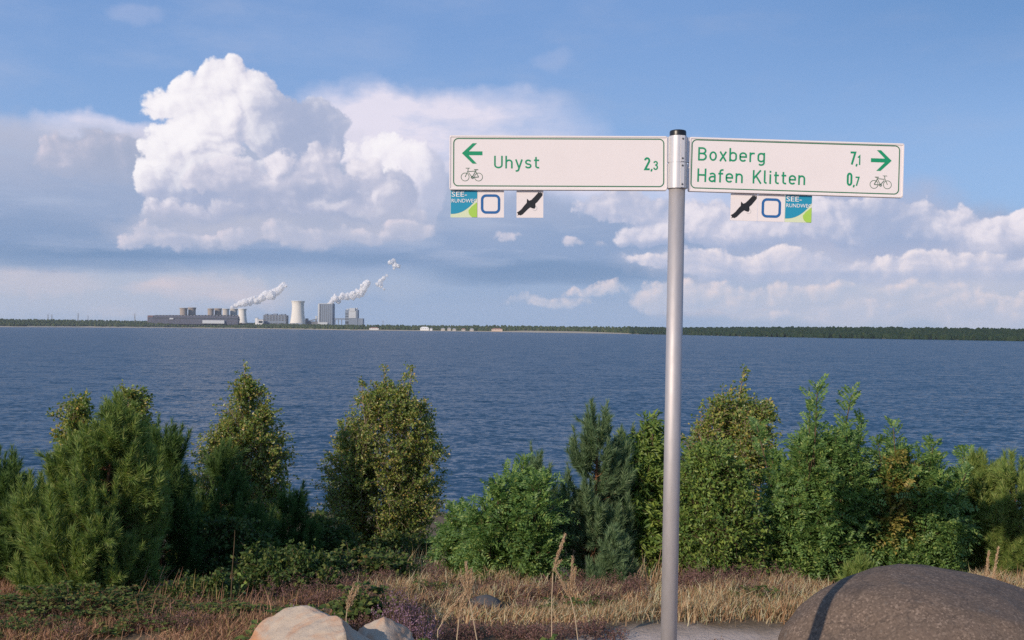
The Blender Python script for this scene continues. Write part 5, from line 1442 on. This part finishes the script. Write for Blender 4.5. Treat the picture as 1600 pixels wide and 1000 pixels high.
def grass_stalk(name, Y, stem, heads, label, seed, rs=.0028):
    """stem: pixel path from the foot up; heads: (x0,y0,x1,y1) pixel axes of the plumes"""
    r = np.random.default_rng(seed)
    P = [at(x, y, Y) for x, y in stem]
    foot = Vector((P[0].x, Y, float(ground(P[0].x, Y)) - .01))
    t = tag(empty(name, foot), label, 'grass stalk', 'dry grass plumes')
    gs, gh = Geo(), Geo()
    gs.tube([Vector((0, 0, 0))] + [p - foot for p in P], rs, 5, True)
    for x0, y0, x1, y1 in heads:
        a_, b_ = np.array(at(x0, y0, Y) - foot), np.array(at(x1, y1, Y) - foot)
        gs.tube([a_, b_], [rs * .8, rs * .3], 4, False)
        ln = np.linalg.norm(b_ - a_); n = int(230 * ln / .12); u = r.random(n)[:, None]
        ax = (b_ - a_) / ln; env = (.004 + .006 * np.sin(np.pi * np.clip(u, 0, 1) ** .8)) * min(1, ln / .1 + .3)
        P_ = a_ + (b_ - a_) * u + r.normal(0, .45, (n, 3)) * env
        leaves(gh, P_, ax + r.normal(0, .28, (n, 3)), r.normal(0, 1, (n, 3)), r.uniform(.012, .020, n), r.uniform(.0025, .0045, n))
    gs.build('stem', STRAW, t); gh.build('plume', STRAW, t)
grass_stalk('grass_stalk', 5.2, [(748, 1015), (738, 960), (733, 935)], [(733, 938, 728, 880), (734, 935, 737, 890), (732, 930, 720, 902), (735, 930, 739, 908)], 'tallest dense grass plume above the broad leaved bramble', 1)
grass_stalk('grass_stalk', 5.25, [(684, 985), (700, 958)], [(700, 960, 727, 924), (690, 972, 712, 948)], 'grass plume leaning right across the broad leaved bramble', 2)
grass_stalk('grass_stalk', 5.22, [(712, 1015), (718, 960)], [(718, 962, 727, 928), (716, 968, 722, 940)], 'short grass plume between the leaning plume and the tallest dense one', 3)
grass_stalk('grass_stalk', 5.9, [(862, 1000), (862, 940), (864, 895)], [(864, 893, 873, 862), (870, 872, 883, 836), (866, 888, 876, 876)], 'tall single grass plume with a bent tip left of the forked plume', 4)
grass_stalk('grass_stalk', 5.85, [(903, 1000), (898, 960), (891, 932)], [(891, 935, 868, 890), (892, 930, 895, 872), (893, 930, 899, 888), (890, 930, 888, 912)], 'forked grass plume left of the signpost', 5)
grass_stalk('grass_stalk', 5.35, [(541, 965), (543, 950)], [(543, 953, 553, 912), (546, 948, 560, 916), (542, 955, 547, 926)], 'short grass plume rising behind the pale rock', 6)
grass_stalk('grass_stalk', 7.3, [(1541, 950), (1540, 912)], [(1540, 912, 1545, 862)], 'shorter of the two grass plumes behind the right boulder', 7, .0035)
grass_stalk('grass_stalk', 7.25, [(1550, 950), (1550, 912)], [(1550, 914, 1560, 856)], 'taller of the two grass plumes behind the right boulder', 8, .0035)
# thin bare sapling
P = [at(x, y, 6.7) for x, y in ((360, 972), (361, 930), (363, 890), (366, 850), (367, 828))]
foot = Vector((P[0].x, 6.7, float(ground(P[0].x, 6.7))))
t = tag(empty('sapling', foot), 'thin bare sapling stem in front of the dark leafy shrub', 'sapling')
g = Geo(); g.tube([p - foot for p in P], [.0038, .0034, .003, .0024, .0012], 5); q = at(361, 905, 6.7) - foot; g.tube([q, at(370, 893, 6.7) - foot], [.003, .001], 4); g.build('stem', BARK_R, t)
g = Geo(); Pn = np.array([np.array(at(372 + dx, 905 + dy, 6.7) - foot) for dx, dy in ((0, 0), (10, -8), (4, 14), (14, 6), (-2, -10), (8, 22))])
leaves(g, Pn, rng.normal(0, 1, (6, 3)), rng.normal(0, 1, (6, 3)) + [0, -.5, 1], np.full(6, .04), np.full(6, .028)); g.build('leaves', SHRUB_Y, t)
# bleached dead branch in the grass
P = [at(x, y, 7.6) for x, y in ((862, 922), (838, 930), (815, 933), (803, 936))]
foot = Vector((P[-1].x, 7.6, P[-1].z))
t = tag(empty('dead_branch', foot), 'bleached dead branch lying in the dry grass below the dense locust shrub', 'branch')
g = Geo(); g.tube([p - foot for p in P], [.006, .010, .013, .010], 6)
for x0, y0, x1, y1 in ((815, 932, 810, 920), (810, 920, 820, 914), (806, 935, 798, 926), (818, 931, 816, 922)): g.tube([at(x0, y0, 7.6) - foot, at(x1, y1, 7.58) - foot], [.008, .004], 5)
g.build('wood', plain('bleached_wood', (0.42, 0.33, 0.24), 0.8, 0, .2, .25, 20), t)

# ------------------------------------------------------------------ thin summer air
hz = bpy.data.materials.new('haze'); hz.use_nodes = True
ht = hz.node_tree; ht.nodes.clear()
pv = ht.nodes.new('ShaderNodeVolumePrincipled')
pv.inputs['Color'].default_value = (0.86, 0.91, 1.0, 1)
pv.inputs['Density'].default_value = 3.2e-5
ho = ht.nodes.new('ShaderNodeOutputMaterial'); ht.links.new(pv.outputs[0], ho.inputs['Volume'])
g = Geo(); g.box(-9500, 9500, -500, 14000, -24, 320)
tag(g.build('haze', hz), kind='stuff')
